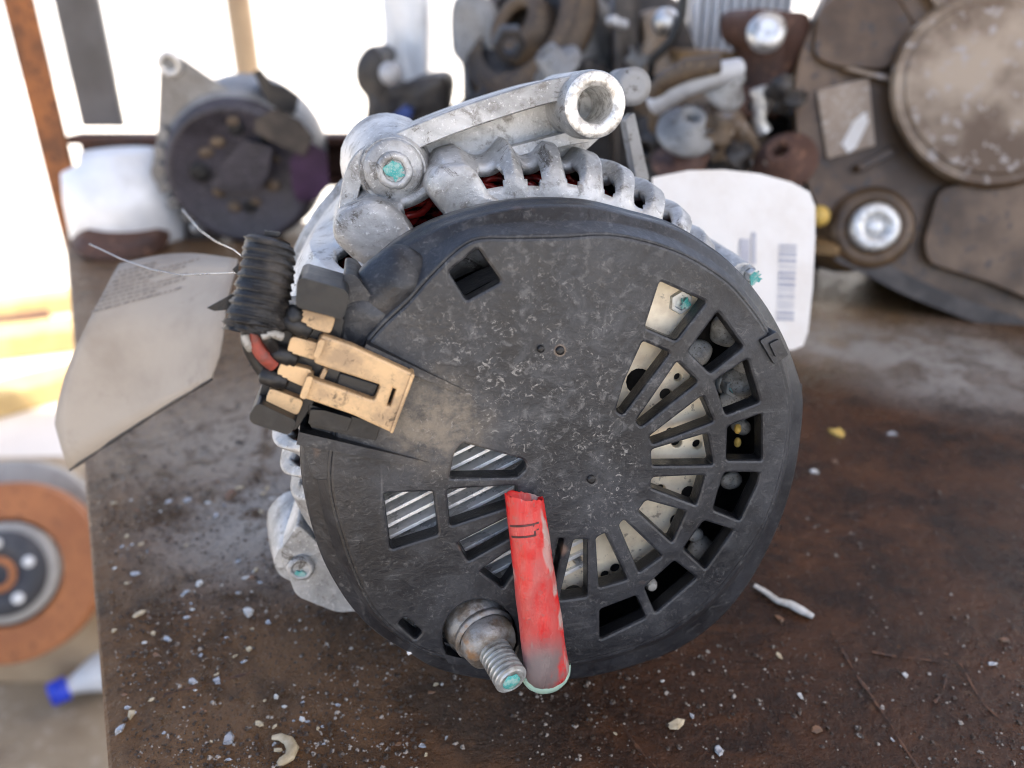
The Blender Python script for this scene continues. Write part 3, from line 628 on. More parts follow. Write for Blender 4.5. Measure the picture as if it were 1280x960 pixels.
# windings behind the windows
b = MB(); r_w = Rat(1.5) * .80
for ring in range(9):
    pts = []
    for k in range(220):
        a = tau * k / 220; rr_ = r_w * (.92 + .022 * ring) + .0008 * sin(k * .9 + ring * 2); pts.append((hc.x + cos(a) * rr_, hc.y + sin(a) * rr_, (-44 - 2.2 * abs(ring - 5) + 1.5 * sin(k * .55 + ring)) * 1e-3 * K))
    b.tube(pts + pts[:1], .00095, 6, caps=False)
b.build('copper_winding', 'copper_wire', alt, MF, kind='stuff')
b = MB(); b.lathe((hc.x, hc.y, -56e-3 * K), (0, 0, 1), [(r_w * .6, 0), (r_w * 1.16, 0), (r_w * 1.18, -.004)], 64); b.build('stator_core', 'inner_dark', alt, MF)
# front half of the body behind a parting groove
def ring_at(k, wv): return [Vector((hc.x + cos(tau * j / 160) * Rat(tau * j / 160) * k, hc.y + sin(tau * j / 160) * Rat(tau * j / 160) * k, wv * 1e-3 * K)) for j in range(160)]
b = MB(); b.loft([ring_at(.97, -88), ring_at(.97, -95)]); b.build('stator_ring', 'steel_grey', alt, MF)
b = MB(); b.loft([ring_at(.9, -94.5), ring_at(1.02, -94), ring_at(1.035, -97), ring_at(1.03, -108), ring_at(.95, -118), ring_at(.6, -121), ring_at(.2, -121)], True, False, True); b.build('front_housing', 'cast_aluminium', alt, MF)
# the two big flat lobes beside the wide window, proud of the shoulder
for c in ([(420, 268), (468, 248), (500, 262), (528, 306), (480, 336), (452, 336), (414, 300)], [(530, 236), (540, 210), (588, 203), (604, 226), (614, 244), (650, 262), (640, 280), (566, 282)]):
    b = MB(); q = round_poly(f2(c, -30), .003, 4); cc = sum((Vector(p) for p in q), Vector((0, 0))) / len(q); rings = []
    for k, wv in ((1.03, -48), (1.02, -36), (1.0, -33), (.965, -31.2), (.90, -30.3), (.6, -29.7), (.15, -29.5)):
        rings.append([Vector((cc.x + (p[0] - cc.x) * k, cc.y + (p[1] - cc.y) * k, wv * 1e-3 * K)) for p in q])
    b.loft(rings, True, False, True); b.build('housing_lobe', 'cast_aluminium', alt, MF)
# bolt ears and bolts
for x, y, w1, r in ((492, 214, -40, 38), (374, 702, -46, 33), (928, 347, -40, 20)):
    b = MB(); o = fu(x, y, w1); rr_ = r * PX * 1.2; d = (-70 - w1) * 1e-3 * K
    b.lathe(o, (0, 0, 1), [(rr_ * 1.6, d), (rr_ * 1.3, d * .45), (rr_ * 1.1, d * .2), (rr_, d * .05), (rr_ * .94, 0)], 40, cap1=True, wob=.02); b.build('bolt_ear', 'cast_aluminium', alt, MF)
bolt(492, 212, -40, 24, .0042, 1, 1.62, 'cast_aluminium', prx=.66); bolt(378, 696, -46, 21, .0062, 1, 1.45, 'cast_aluminium', prx=.5, poff=(-.1, -.45)); bolt(934, 342, -40, 11, .004, 1, 1.2, prx=1.1)
fp(MB(), [(350, 690), (372, 655), (420, 700), (455, 765), (420, 765), (370, 745)], -70, -41, .8, 1.5).build('housing_foot', 'cast_aluminium', alt, MF)
# mounting arm with its boss
b = MB(); fp(b, [(432, 250), (440, 205), (475, 172), (560, 138), (640, 112), (700, 96), (750, 95), (775, 150), (730, 190), (640, 215), (540, 230)], -66, -52, 1, 1.5)
arm = b.build('mounting_arm', 'cast_aluminium', alt, MF)
def bar(b, pts, ws, wid, w0):
    """moulded flange following photo pixels"""
    def cr(seq):
        o = []
        for i in range(len(seq) - 1):
            p0, p1, p2, p3 = seq[max(0, i - 1)], seq[i], seq[i + 1], seq[min(len(seq) - 1, i + 2)]
            for k in range(5):
                t = k / 5; o.append(.5 * ((2 * p1) + (p2 - p0) * t + (2 * p0 - 5 * p1 + 4 * p2 - p3) * t * t + (3 * p1 - p0 - 3 * p2 + p3) * t ** 3))
        return o + [seq[-1]]
    pts = cr([Vector(p) for p in pts]); ws = cr(ws); wid = cr(wid); rings = []
    for i, ((x, y), wv) in enumerate(zip(pts, ws)):
        a, c = Vector(pts[max(0, i - 1)]), Vector(pts[min(len(pts) - 1, i + 1)]); t = (c - a).normalized(); nn = Vector((-t.y, t.x)) * wid[i] / 2
        tp = [fu(x + nn.x * s, y + nn.y * s, wv) for s in (-1, -.88, 0, .88, 1)]
        tp = [q + Vector((0, 0, -.0006 if k in (0, 4) else 0)) for k, q in enumerate(tp)]
        rings.append([Vector((tp[0].x, tp[0].y, w0 * 1e-3 * K))] + tp + [Vector((tp[4].x, tp[4].y, w0 * 1e-3 * K))])
    b.loft(rings, True, True, True, smooth=False)
b = MB(); bar(b, [(434, 262), (441, 226), (458, 198), (500, 180), (560, 155), (620, 134), (680, 116), (720, 108)], [-42, -42, -42, -43, -43, -42, -40, -39], [22, 24, 28, 30, 30, 30, 30, 30], -72)
bar(b, [(640, 190), (690, 178), (735, 168)], [-46, -45, -43], [14, 16, 20], -66)
b.build('arm_flange', 'cast_aluminium', arm, MF)
o = fu(744, 131, -34); rb_ = 43 * PX * 1.02; ri = 23.5 * PX * .98
b = MB(); b.lathe(o, (0, 0, 1), [(rb_ * 1.04, -.032), (rb_, -.003), (rb_ * .97, -.0006), (rb_ * .94, 0)], 48, wob=.012); bs = b.build('mounting_boss', 'cast_aluminium', arm, MF)
b = MB(); b.lathe(o, (0, 0, 1), [(rb_ * .945, -.0001), (rb_ * .9, .0003), (ri * 1.1, .0003), (ri, -.0006), (ri, -.030)], 48); b.build('boss_face', 'machined_aluminium', arm, MF)
b = MB(); fp(b, [(782, 150), (793, 140), (812, 225), (796, 228)], -100, -94, .5, .6); o2 = fu(792, 108, -92); b.lathe(o2, (0, 0, 1), [(.0052, -.012), (.0052, 0), (.0032, .0002)], 24, cap1=True)
b.build('front_ear', 'dull_aluminium', alt, MF)

# ------------------------------------------------------------------ wiring plug pushed into the cover
plug = thing('wiring_plug', 'tan and black wiring plug with taped cable stub plugged into the cover', 'connector', MF @ fu(400, 480, 0))
b = MB(); fp(b, [(371, 351), (378, 347), (432, 362), (437, 372), (429, 399), (418, 397), (369, 384)], -8, 7, 1.2, 1.0)
fp(b, [(311, 520), (321, 503), (372, 527), (362, 545), (314, 529)], -8, 7, 1.2, 1.0)
fp(b, [(356, 384), (378, 385), (432, 398), (412, 470), (370, 540), (318, 512), (340, 440)], -9, 1.5, .6, 1)
fp(b, [(385, 505), (400, 510), (476, 530), (470, 551), (388, 534)], -4, 1.6, .4, .5)
b.build('plug_shell', 'black_plastic', plug, MF)
b = MB(); fp(b, [(388, 512), (405, 513), (440, 523), (434, 540), (385, 530)], -3, 2.6, .3, .3); b.build('shell_rib', 'black_plastic', plug, MF)
ho = [[tuple(p) for p in f2([(491, 486), (495, 487.5), (488, 508), (484, 507)], 5.5)]]
lo = round_poly(f2([(402, 419), (440, 432), (518, 468), (512, 489), (490, 542), (440, 519), (376, 497), (384, 471), (404, 478.5), (468, 501), (476, 482), (411, 461), (392, 454), (394, 438)], 5.5), .0006)
b = plate([tuple(p) for p in lo], ho, 2.6e-3 * K, 5.5e-3 * K, .0005)
fp(b, [(399, 424), (407, 426), (399, 449), (391, 446)], 2, 6.6, .4, .5); fp(b, [(384, 470), (392, 472), (382, 500), (374, 497)], 2, 6.6, .4, .5)
fp(b, [(514, 467), (519, 469), (491, 543), (487, 541)], 2, 6.0, .3)
fp(b, [(398, 474), (404, 476), (411, 461), (405, 459)], 1, 3.4, .2)
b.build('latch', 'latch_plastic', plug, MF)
MB_ = MB(); fp(MB_, [(405, 455), (478, 478), (470, 505), (398, 482)], 0, 2.3, .2); fp(MB_, [(425, 466), (474, 481), (467, 499), (419, 484)], 1, 3.2, .3); MB_.build('release_tongue', 'black_plastic', plug, MF)
for q in ([(376, 386), (420, 397), (413, 418), (371, 405)], [(364, 420), (400, 430), (395, 451), (358, 440)], [(351, 453), (391, 463), (382, 485), (345, 469)], [(337, 485), (380, 501), (372, 520), (331, 503)]):
    b = MB(); fp(b, q, -2, 4.0, .9, .8); b.build('cavity_block', 'latch_plastic', plug, MF)
for a, c in (((357, 399), (387, 416)), ((341, 439), (371, 450)), ((329, 468), (358, 479)), ((366, 402), (372, 385))):
    b = MB(); p, q = fu(*a, 2.5), fu(*c, 3.2); ln = (q - p).length; b.lathe(p, q - p, [(.0008, -.0006), (.0017, 0), (.0017, ln * .75), (.0014, ln * .8), (.0014, ln), (.0006, ln + .0003)], 18, cap0=True, cap1=True); b.build('wire_seal', 'black_plastic', plug, MF)
# taped conduit
ca, cb = fu(338, 300, -3), fu(314, 418, 3); pts = []; rad = []
for i in range(121):
    t = i / 120; p = ca.lerp(cb, t) + Vector((.0006 * sin(t * 3), 0, 0)); pts.append(p)
    r = .0042 + .0009 * t; ph_ = (t * 11.0 + .12 * sin(t * 40)) % 1.0; r += .00006 * sin(t * 190)
    if t < .04: r *= .80 + 5 * t
    if t > .90: r *= 1 - (t - .90) * 1.6
    rad.append(r)
b = MB(); x, y, z = frame(cb - ca); rings = []
for i, (p, r) in enumerate(zip(pts, rad)):
    rings.append([p + (x * cos(tau * j / 40) + y * sin(tau * j / 40)) * (r * (1 + .07 * noise.noise((cos(tau * j / 40) * 1.5, sin(tau * j / 40) * 1.5, i * .11 + .5 * sin(tau * j / 40)))) + .00055 * ((i / 120 * 10.3 + j / 40 + .35 * noise.noise((i * .05, j * .08, 2))) % 1.0 - .4) + (.0012 * noise.noise((j * .5, i * .2, 9)) if i > 104 else 0)) for j in range(40)])
b.loft(rings, True, True, False); en = rings[-1]; cc = sum(en, Vector()) / len(en)
b.loft([en, [cc + (p - cc) * .75 for p in en], [cc + (p - cc) * .7 - (cb - ca).normalized() * .004 for p in en]], True, False, True)
cab = b.build('taped_conduit', 'tape_black', plug, MF)
def rag(pts, w, name, mat, par, th=.5):
    b = MB(); q = f2(pts, w); b.prism([tuple(p) for p in q], (w - th) * 1e-3 * K, w * 1e-3 * K, .0001); b.build(name, mat, par, MF)
rag([(296, 364), (284, 371), (258, 385), (268, 389), (290, 387), (300, 380)], 0, 'tape_end', 'tape_black', cab)
rag([(330, 288), (352, 291), (349, 296), (331, 295)], -1, 'tape_end', 'tape_black', cab); rag([(325, 447), (310, 458), (330, 452)], 1, 'tape_end', 'tape_black', cab)
rag([(298, 330), (290, 337), (297, 345)], -2, 'tape_end', 'tape_black', cab)
def wire(pp, r, mat):
    q = [fu(*p) for p in pp]; cu = []
    for i in range(len(q) - 1):
        a, c, d, e = q[max(0, i - 1)], q[i], q[i + 1], q[min(len(q) - 1, i + 2)]
        for k in range(6):
            t = k / 6; cu.append(.5 * ((2 * c) + (d - a) * t + (2 * a - 5 * c + 4 * d - e) * t * t + (3 * c - a - 3 * d + e) * t ** 3))
    MB().tube(cu + [q[-1]], r, 10).build('wire', mat, plug, MF)
wire([(318, 410, 4), (322, 432, 4), (330, 446, 4), (342, 456, 3)], .0013, 'red_wire')
wire([(326, 408, 5), (335, 424, 5), (344, 438, 3)], .0011, 'tape_black'); wire([(320, 405, 2), (340, 412, 3), (358, 400, 3)], .0012, 'tape_black')
wire([(310, 412, 4), (312, 436, 3), (332, 470, 2)], .0012, 'black_plastic'); wire([(328, 420, 6), (340, 417, 6), (352, 421, 5)], .0008, 'diode_grey'); wire([(306, 418, 5), (309, 430, 5), (313, 436, 4)], .0007, 'diode_grey')

# ------------------------------------------------------------------ card tag tied on the left
tag = thing('card_tag', 'folded grimy beige card tag with faded print tied on beside the plug', 'tag', P(190, 585, .2))
def dep(x, y): return .205 + .05 * (1 - (x - 70) / 240) * .6 + .018 * max(0, (400 - y) / 90)
def tagp(x, y, o=0.0): return P(x, y, dep(x, y) + .006 * sin(x * .02 + y * .008) + o)
left_e = [(150, 331), (140, 348), (128, 372), (112, 402), (97, 432), (82, 470), (72, 510), (70, 530), (78, 560), (88, 588)]
right_e = [(298, 325), (296, 338), (290, 357), (284, 380), (282, 400), (280, 422), (276, 444), (272, 456), (268, 466), (266, 474)]
rows = []
for (a, c) in zip(left_e, right_e): rows.append([tagp(a[0] + (c[0] - a[0]) * t / 14, a[1] + (c[1] - a[1]) * t / 14 - 10 * sin(pi * t / 14) * (1 if a[1] < 340 else .25)) for t in range(15)])
b = MB(); b.loft(rows, False); card = b.build('card', 'tag_card', tag)
m_ = card.modifiers.new('thickness', 'SOLIDIFY'); m_.thickness = .0006
for k in range(9):
    y0 = 339 + k * 6.2; xa = 148 - k * 4.2; xb = xa + random.choice((70, 95, 50, 110)); x = xa
    while x < xb:
        wl = random.uniform(3, 10); y = y0 - (x - xa) * .27; q = [tagp(x, y, -.0012), tagp(x + wl, y - wl * .27, -.0012), tagp(x + wl - .8, y - wl * .27 + 2.6, -.0012), tagp(x - .8, y + 2.6, -.0012)]
        MB().add(q, [[0, 1, 2, 3]]).build('faded_print', 'faded_ink', card); x += wl + random.uniform(1.5, 4)
b = MB(); b.tube([p - FW * .0006 for p in rows[-1]], [.0004 + .0003 * noise.noise(p * 300) for p in rows[-1]], 6); b.build('dark_edge', 'black_grime', card)
b = MB(); q = [P(112, 305, .215), P(150, 323, .208), P(190, 337, .200), P(225, 344, .194), P(265, 342, .185), P(300, 341, .172)]; b.tube(q, .00019, 8)
q = [P(228, 262, .24), P(250, 288, .225), P(270, 302, .21), P(292, 312, .19), P(302, 320, .178)]; b.tube(q, .00018, 8); b.build('tie_wire', 'steel_wire', tag)
# white label tag behind on the right
lt = thing('label_tag', 'white rounded plastic label with a grey barcode standing behind the cover', 'label', T(920, 420))
def ltp(x, y, o=0.0):
    d = .285 + .00006 * (x - 820) + o; return P(x, y, d)
q = [(815, 222), (860, 213), (905, 212), (950, 217), (990, 228), (1012, 240), (1019, 258), (1019, 300), (1016, 360), (1010, 415), (1004, 432), (992, 437), (940, 440), (870, 440), (820, 440)]
b = MB(); fr = [ltp(x, y) for x, y in q]; bk = [ltp(x, y, .0015) for x, y in q]; n = len(q)
b.add(fr + bk, [list(range(n)), list(range(2 * n - 1, n - 1, -1))] + [[i, i + n, (i + 1) % n + n, (i + 1) % n] for i in range(n)]); lab = b.build('label_card', 'label_white', lt)
b = MB(); b.tube([ltp(905, 320, -.001), P(910, 335, .25), P(905, 350, .21), MF @ fu(900, 352, -48)], .0004, 8); b.build('tie_wire', 'steel_wire', lt)
y = 305
while y < 400:
    hh = random.choice((2, 3, 5)); x0 = 975 - (y - 305) * .04
    MB().add([ltp(x0, y, -.0006), ltp(x0 + 21, y + 1, -.0006), ltp(x0 + 21, y + 1 + hh, -.0006), ltp(x0, y + hh, -.0006)], [[0, 1, 2, 3]]).build('barcode_bar', 'barcode_ink', lab); y += hh + random.choice((2, 3, 4))
for x, y_, ww, hh in ((925, 298, 12, 30), (940, 290, 5, 40), (905, 330, 14, 12)):
    MB().add([ltp(x, y_, -.0006), ltp(x + ww, y_ + 1, -.0006), ltp(x + ww, y_ + hh, -.0006), ltp(x, y_ + hh, -.0006)], [[0, 1, 2, 3]]).build('faded_print', 'barcode_ink', lab)

# ------------------------------------------------------------------ things behind, out of focus
# second alternator
a2o = T(305, 303); Y2 = a2o.y
def L2(x, y, o=0.0): return at_y(x, y, Y2 + o)
a2 = thing('second_alternator', 'blurred dark violet alternator with triangular bracket standing behind on the left', 'alternator', (a2o.x, a2o.y, 0))
cc = L2(303, 214, .0); rr_ = (L2(400, 208) - L2(206, 208)).length / 2
fwd = Vector((.12, -1, -.14)).normalized()
b = MB(); b.lathe(cc, fwd, [(rr_ * .8, -.07), (rr_ * 1.0, -.06), (rr_ * 1.03, -.02), (rr_ * .98, -.004), (rr_ * .9, .004), (rr_ * .86, .004)], 48); b.build('housing', 'dull_aluminium', a2)
b = MB(); b.lathe(cc, fwd, [(rr_ * .92, -.006), (rr_ * .93, .006), (rr_ * .84, .014), (rr_ * .80, .012), (rr_ * .05, .012)], 48, cap1=True); cv = b.build('rear_cover', 'dark_violet', a2)
ux, uy, uz = frame(fwd)
def on2(x, y, h=.013):
    d = ray(x, y); o = cc + fwd * h; return CAM + d * ((o - CAM).dot(fwd) / d.dot(fwd))
def blob2(pts, h0, h1, name, mat, par):
    q0 = [on2(x, y, h0) for x, y in pts]; q1 = [on2(x, y, h1) for x, y in pts]; b = MB(); b.loft([q0, q1], True, True, True, smooth=False); return b.build(name, mat, par)
blob2([(262, 232), (290, 190), (305, 175), (340, 185), (335, 220), (320, 238), (285, 242)], .010, .026, 'regulator', 'dark_violet', a2)
blob2([(318, 150), (345, 135), (375, 150), (392, 172), (380, 195), (345, 180), (318, 165)], .006, .024, 'cover_plate', 'gear_dark', a2)
for x, y, r in ((292, 152, 8), (272, 178, 9), (258, 190, 8), (346, 200, 6), (342, 232, 9), (274, 240, 7), (292, 258, 8), (320, 252, 7)):
    b = MB(); b.ball(on2(x, y), (r * .62e-3, r * .3e-3, r * .45e-3), 12, 8, None, .002); b.build('diode', 'brown_grime', a2)
for x, y, r in ((250, 215, 12), (295, 160, 9), (312, 258, 8), (330, 172, 7)):
    b = MB(); b.lathe(on2(x, y, .0125), fwd, [(r * .62e-3, 0), (r * .62e-3, .001), (r * .3e-3, .0012)], 14, cap1=True); b.build('vent_hole', 'inner_dark', a2)
blob2([(200, 85), (205, 68), (216, 64), (232, 75), (300, 122), (322, 140), (290, 150), (240, 150), (215, 190), (200, 250), (188, 215), (196, 180)], -.02, -.005, 'bracket', 'dull_aluminium', a2)
b = MB(); p = on2(213, 79, -.004); b.lathe(p, fwd, [(.0085, 0), (.0085, .004), (.005, .0045), (.0045, 0)], 20); b.build('bracket_eye', 'machined_aluminium', a2)
for k in range(7):
    a = radians(150 + k * 13); p = cc - fwd * .0 + (ux * cos(a) + uy * sin(a)) * rr_ * 1.0
    b = MB(); b.tube([p + fwd * .004, p - fwd * .03], .004, 8); b.build('fin', 'dull_aluminium', a2)
blob2([(316, 90), (326, 86), (340, 103), (356, 108), (374, 120), (370, 140), (350, 138), (336, 130)], -.02, .0, 'bracket_arm', 'black_grime', a2)
blob2([(362, 200), (378, 180), (388, 178), (408, 190), (412, 232), (395, 250), (372, 252), (365, 235)], -.01, .018, 'socket', 'purple_plastic', a2)
for x, y, r in ((385, 250, 8), (322, 285, 8), (385, 215, 7), (245, 284, 7)):
    b = MB(); b.ball(on2(x, y, .0), (r * .62e-3,) * 3, 12, 8); b.build('bolt', 'machined_aluminium', a2)
blob2([(230, 272), (275, 285), (275, 310), (232, 318)], -.03, -.005, 'foot', 'gear_dark', a2)
# pale casing on the bench left of it
b = MB(); o = T(150, 305); o = Vector((o.x, o.y + .03, 0)); b.lathe(o, (0, 0, 1), [(.046, 0), (.048, .004), (.047, .03), (.044, .052), (.030, .058), (.028, .066), (.012, .068)], 40, cap1=True)
b.build('pale_casing', 'bright_casing', None, None, 'glaring white metal casing on the bench left of the dark alternator', 'casing')
b = MB(); o = T(155, 312); b.lathe(o + Vector((0, 0, .001)), (.1, -.2, 1), [(.012, 0), (.03, .001), (.034, .008), (.026, .012)], 28, cap0=True, cap1=True); b.build('rusty_washer', 'rust_dark', None, None, 'dark rusty disc lying at the left bench edge behind the card tag', 'washer')

# rusty post and grey flange on the corner of the bench
pA, pB, pC = at_y(10, 20, ry - .045), at_y(46, 20, ry - .045), at_y(88, 20, ry + .0)
post = thing('steel_post', 'rusty orange and grey angle iron post at the bench corner', 'post', (pA.x, ry - .045, GZ))
wd = pB.x - pA.x
b = MB(); b.box((pA.x + wd / 2, ry - .045, (GZ + 2.3) / 2), (wd, .006, 2.3 - GZ), bev=.001); b.build('rusty_flange', 'rust_orange', post)
b = MB(); b.box((pA.x + wd + .004, ry + .012, (zt + .004 + 2.3) / 2), (.036, .006, 2.3 - zt - .004), bev=.001); b.build('grey_flange', 'steel_grey', post)
# thin wooden pole further off
p0 = at_y(291, 5, 1.3); p1 = at_y(318, 128, 1.3)
b = MB(); b.tube([(p1.x, 1.3, GZ), (p0.x, 1.3, 2.3)], .019, 12); b.build('wooden_pole', 'tan_wood', None, None, 'thin tan wooden pole standing beyond the dark alternator', 'pole')
# pieces in the bright yard: placed on the ground
def yard(name, mat, x, y, size, label, cat, rot=0.0, shape='ball'):
    p = T(x, y, GZ); b = MB()
    if shape == 'ball':
        for k in range(5): b.ball((size * .5 * random.uniform(-1, 1), size * .5 * random.uniform(-1, 1), size * random.uniform(.3, .7)), size * random.uniform(.3, .55), 10, 7)
    elif shape == 'can': b.lathe((0, 0, 0), (0, 0, 1), [(size * .5, 0), (size * .52, size * 1.1), (size * .2, size * 1.3), (size * .2, size * 1.5)], 24, cap0=True, cap1=True)
    else: b.box((0, 0, size * .16), (size * 2.6, size * .55, size * .3), bev=size * .02)
    return b.build(name, mat, None, Matrix.Translation(p) @ Matrix.Rotation(rot, 4, 'Z'), label, cat)
yard('green_shrub', 'leaf_green', 152, 70, .22, 'small green shrub far off in the glaring yard', 'shrub')
yard('blue_can', 'can_blue', 263, 26, .3, 'blue can far off in the glaring yard beside the pole', 'can', shape='can')
yard('timber_log', 'tan_wood', 112, 88, .22, 'tan timber lying in the yard beside the post', 'timber', .6, 'log')
for i, (x, y, s, rt, lb) in enumerate(((25, 395, .22, .5, 'sunlit yellow board lying highest on the ground left of the card tag'), (22, 440, .26, .35, 'sunlit yellow board in the middle left of the card tag'), (30, 505, .22, .75, 'sunlit yellow board lying nearest the brake disc'))):
    yard('yellow_board', 'yellow_board', x, y, s, lb, 'board', rt, 'log')['group'] = 'yellow boards on the ground'
b = MB(); p = T(12, 420, GZ); b.box((p.x - .05, p.y, GZ + .03), (.35, .06, .06), Matrix.Rotation(.5, 3, 'Z'), .004); b.build('dark_beam', 'rust_dark', None, None, 'dark beam on the ground left among the yellow boards', 'beam')

MB().box((0, 16, GZ + 2), (60, .3, 4)).build('backdrop_wall', 'far_white', None, None, 'pale wall added far behind the yard to whiten the horizon', 'wall')  # wall put in so the strip above the yard turns white
# brake discs on the ground at the left
def disc(name, label, x, y, d, rpx, nrm, matr, hub=True):
    c = P(x, y, d); r = rpx * d / F * .95; n_ = Vector(nrm).normalized(); t = thing(name, label, 'brake disc', (c.x, c.y, GZ), 'brake discs on the ground'); b = MB()
    b.lathe(c, n_, [(r * .60, 0), (r * .97, .0), (r, -.002), (r, -.010), (r * .9, -.011), (r * .9, -.016), (r, -.017), (r, -.026), (r * .5, -.028)], 64); b.build('friction_ring', matr, t)
    b = MB(); b.lathe(c, n_, [(r * .56, -.002), (r * .56, .004), (r * .535, .008), (r * .46, .008)], 48); b.build('pale_lip', 'disc_grey', t)
    if hub:
        b = MB(); b.lathe(c, n_, [(r * .47, .0), (r * .465, .012), (r * .43, .022), (r * .2, .022), (r * .19, .012), (r * .05, .012)], 48, cap1=True); hb = b.build('hub', 'hub_dark', t)
        fx, fy, fz = frame(n_)
        for k in range(5):
            a = tau * k / 5 + .35; b = MB(); b.lathe(c + fz * .0215 + (fx * cos(a) + fy * sin(a)) * r * .34, n_, [(r * .062, 0), (r * .06, .003), (r * .03, .004)], 16, cap1=True); b.build('wheel_bolt', 'bolt_pale', hb)
    b2 = MB(); b2.lathe(c, n_, [(r * .2, .0222), (r * .17, .026), (r * .13, .026), (r * .12, .020)], 24)
    if hub: b2.build('rusty_bore', 'disc_rust', t)
    q = Vector((c.x, c.y + .05, GZ)); return t
disc('brake_disc', 'rust orange brake disc with dark hub leaning beside the bench', 8, 716, 1.02, 118, (.12, -.82, .50), 'disc_rust')
disc('brake_disc', 'grey brake disc standing behind the rust orange one', 14, 690, 1.10, 120, (.12, -.82, .50), 'disc_grey', False)
# stand for the discs: a timber block under them
c = P(8, 716, 1.02); MB().box((c.x - .02, c.y + .14, (GZ + c.z - .09) / 2), (.30, .10, c.z - .09 - GZ), bev=.01).build('timber_block', 'tan_wood', None, None, 'timber block under the brake discs at the left', 'block')
# water bottle
p = T(112, 893, GZ); bt = thing('plastic_bottle', 'white plastic bottle with blue cap lying on the dirt by the bench', 'bottle', p); ax = Vector((.75, .55, .06)).normalized(); o = P(72, 888, 1.18); o.z = GZ + .035
b = MB(); b.lathe(o, ax, [(.013, .02), (.014, .03), (.018, .04), (.031, .07), (.033, .10), (.031, .13), (.033, .17), (.030, .20), (.01, .202)], 28, cap1=True); b.build('bottle_body', 'bottle_white', bt)
b = MB(); b.lathe(o, ax, [(.008, -.004), (.018, -.003), (.0185, .022), (.014, .023)], 24, cap0=True); b.build('bottle_cap', 'cap_blue', bt)

# big grimy gearbox cover at the right
GY = .45
gc = thing('gearbox', 'large grimy brown gearbox end with round lid at the right', 'gearbox', (T(1200, 400).x, GY, 0))
gn = Vector((-.16, -1, .34)).normalized(); gc0 = P(1190, 190, .44); gx, gy, gz_ = frame(gn)
def gp(x, y, h=0.0):
    o = gc0 + gn * h; d = ray(x, y); return CAM + d * ((o - CAM).dot(gn) / d.dot(gn))
def gprism(pts, h0, h1, name, mat, rnd=0, inset=.96):
    if rnd: pts = [tuple(p) for p in round_poly(pts, rnd, 5)]
    cx_, cy_ = sum(p[0] for p in pts) / len(pts), sum(p[1] for p in pts) / len(pts)
    q0 = [gp(x, y, h0) for x, y in pts]; q1 = [gp(x, y, h0 + (h1 - h0) * .75) for x, y in pts]; q2 = [gp(cx_ + (x - cx_) * inset, cy_ + (y - cy_) * inset, h1) for x, y in pts]
    b = MB(); b.loft([q0, q1, q2], True, False, True, smooth=False); return b.build(name, mat, gc)
body = smooth_loop([(1010, 30), (992, 85), (990, 140), (998, 205), (1018, 262), (1045, 300), (1075, 330), (1130, 358), (1200, 388), (1290, 420), (1420, 440), (1560, 380), (1600, 180), (1520, -60), (1350, -150), (1150, -140), (1060, -60)], 6)
gprism(body, -.09, 0, 'casing', 'gear_brown', 0, .975)
gprism(smooth_loop([(1040, 322), (1075, 340), (1130, 368), (1200, 396), (1290, 428), (1292, 405), (1200, 372), (1130, 340), (1085, 318)], 4), -.05, .006, 'lower_flange', 'gear_dark', 0, .98)
lid = [(1240 + 128 * cos(tau * k / 56), 112 + 124 * sin(tau * k / 56)) for k in range(56)]
gprism(lid, -.005, .016, 'round_lid', 'gear_pale', 0, .95)
lid2 = [(1243 + 112 * cos(tau * k / 56), 110 + 108 * sin(tau * k / 56)) for k in range(56)]
gprism(lid2, .015, .0175, 'lid_face', 'gear_pale', 0, .98)
gprism([(1172, 235), (1215, 225), (1300, 225), (1310, 385), (1240, 355), (1160, 330), (1153, 305)], -.005, .008, 'side_panel', 'gear_brown', 14, .96)
gprism([(1021, 113), (1086, 97), (1094, 182), (1034, 199)], -.003, .003, 'label_plate', 'gear_label', 3, .99)
gprism([(1052, 180), (1068, 150), (1082, 140), (1086, 152), (1070, 185), (1060, 192)], .002, .0035, 'paint_smear', 'label_white', 0, .9)
gprism([(1140, -40), (1180, -40), (1182, 20), (1176, 22)], -.003, .007, 'rib', 'gear_pale', 0, .8); gprism([(1050, 86), (1060, 82), (1118, 96), (1116, 103)], -.003, .006, 'rib', 'gear_pale', 0, .8)
gprism([(1066, 208), (1118, 182), (1124, 190), (1072, 216)], -.003, .006, 'rib', 'gear_brown', 0, .8)
gprism([(1022, 10), (1060, -20), (1120, -10), (1150, 40), (1112, 88), (1040, 84), (1014, 70)], -.005, .005, 'side_panel', 'gear_brown', 16, .95)
b = MB(); o = gp(1086, 286, 0); b.lathe(o, gn, [(.0235, -.06), (.0235, .006), (.020, .010), (.014, .009), (.014, .004)], 40); b.build('bush', 'gear_brown', gc)
b = MB(); b.lathe(o, gn, [(.0135, .004), (.0135, .013), (.0115, .0145), (.007, .0145), (.0065, .011), (.0055, .011), (.0050, .013), (.002, .0135)], 32, cap1=True); b.build('bolt', 'machined_aluminium', gc)
b = MB(); bx = gp(1240, 420, -.05); b.box((bx.x + .04, bx.y + .02, bx.z / 2 - .0), (.12, .05, max(.01, bx.z)), bev=.004); b.build('foot', 'gear_dark', gc)

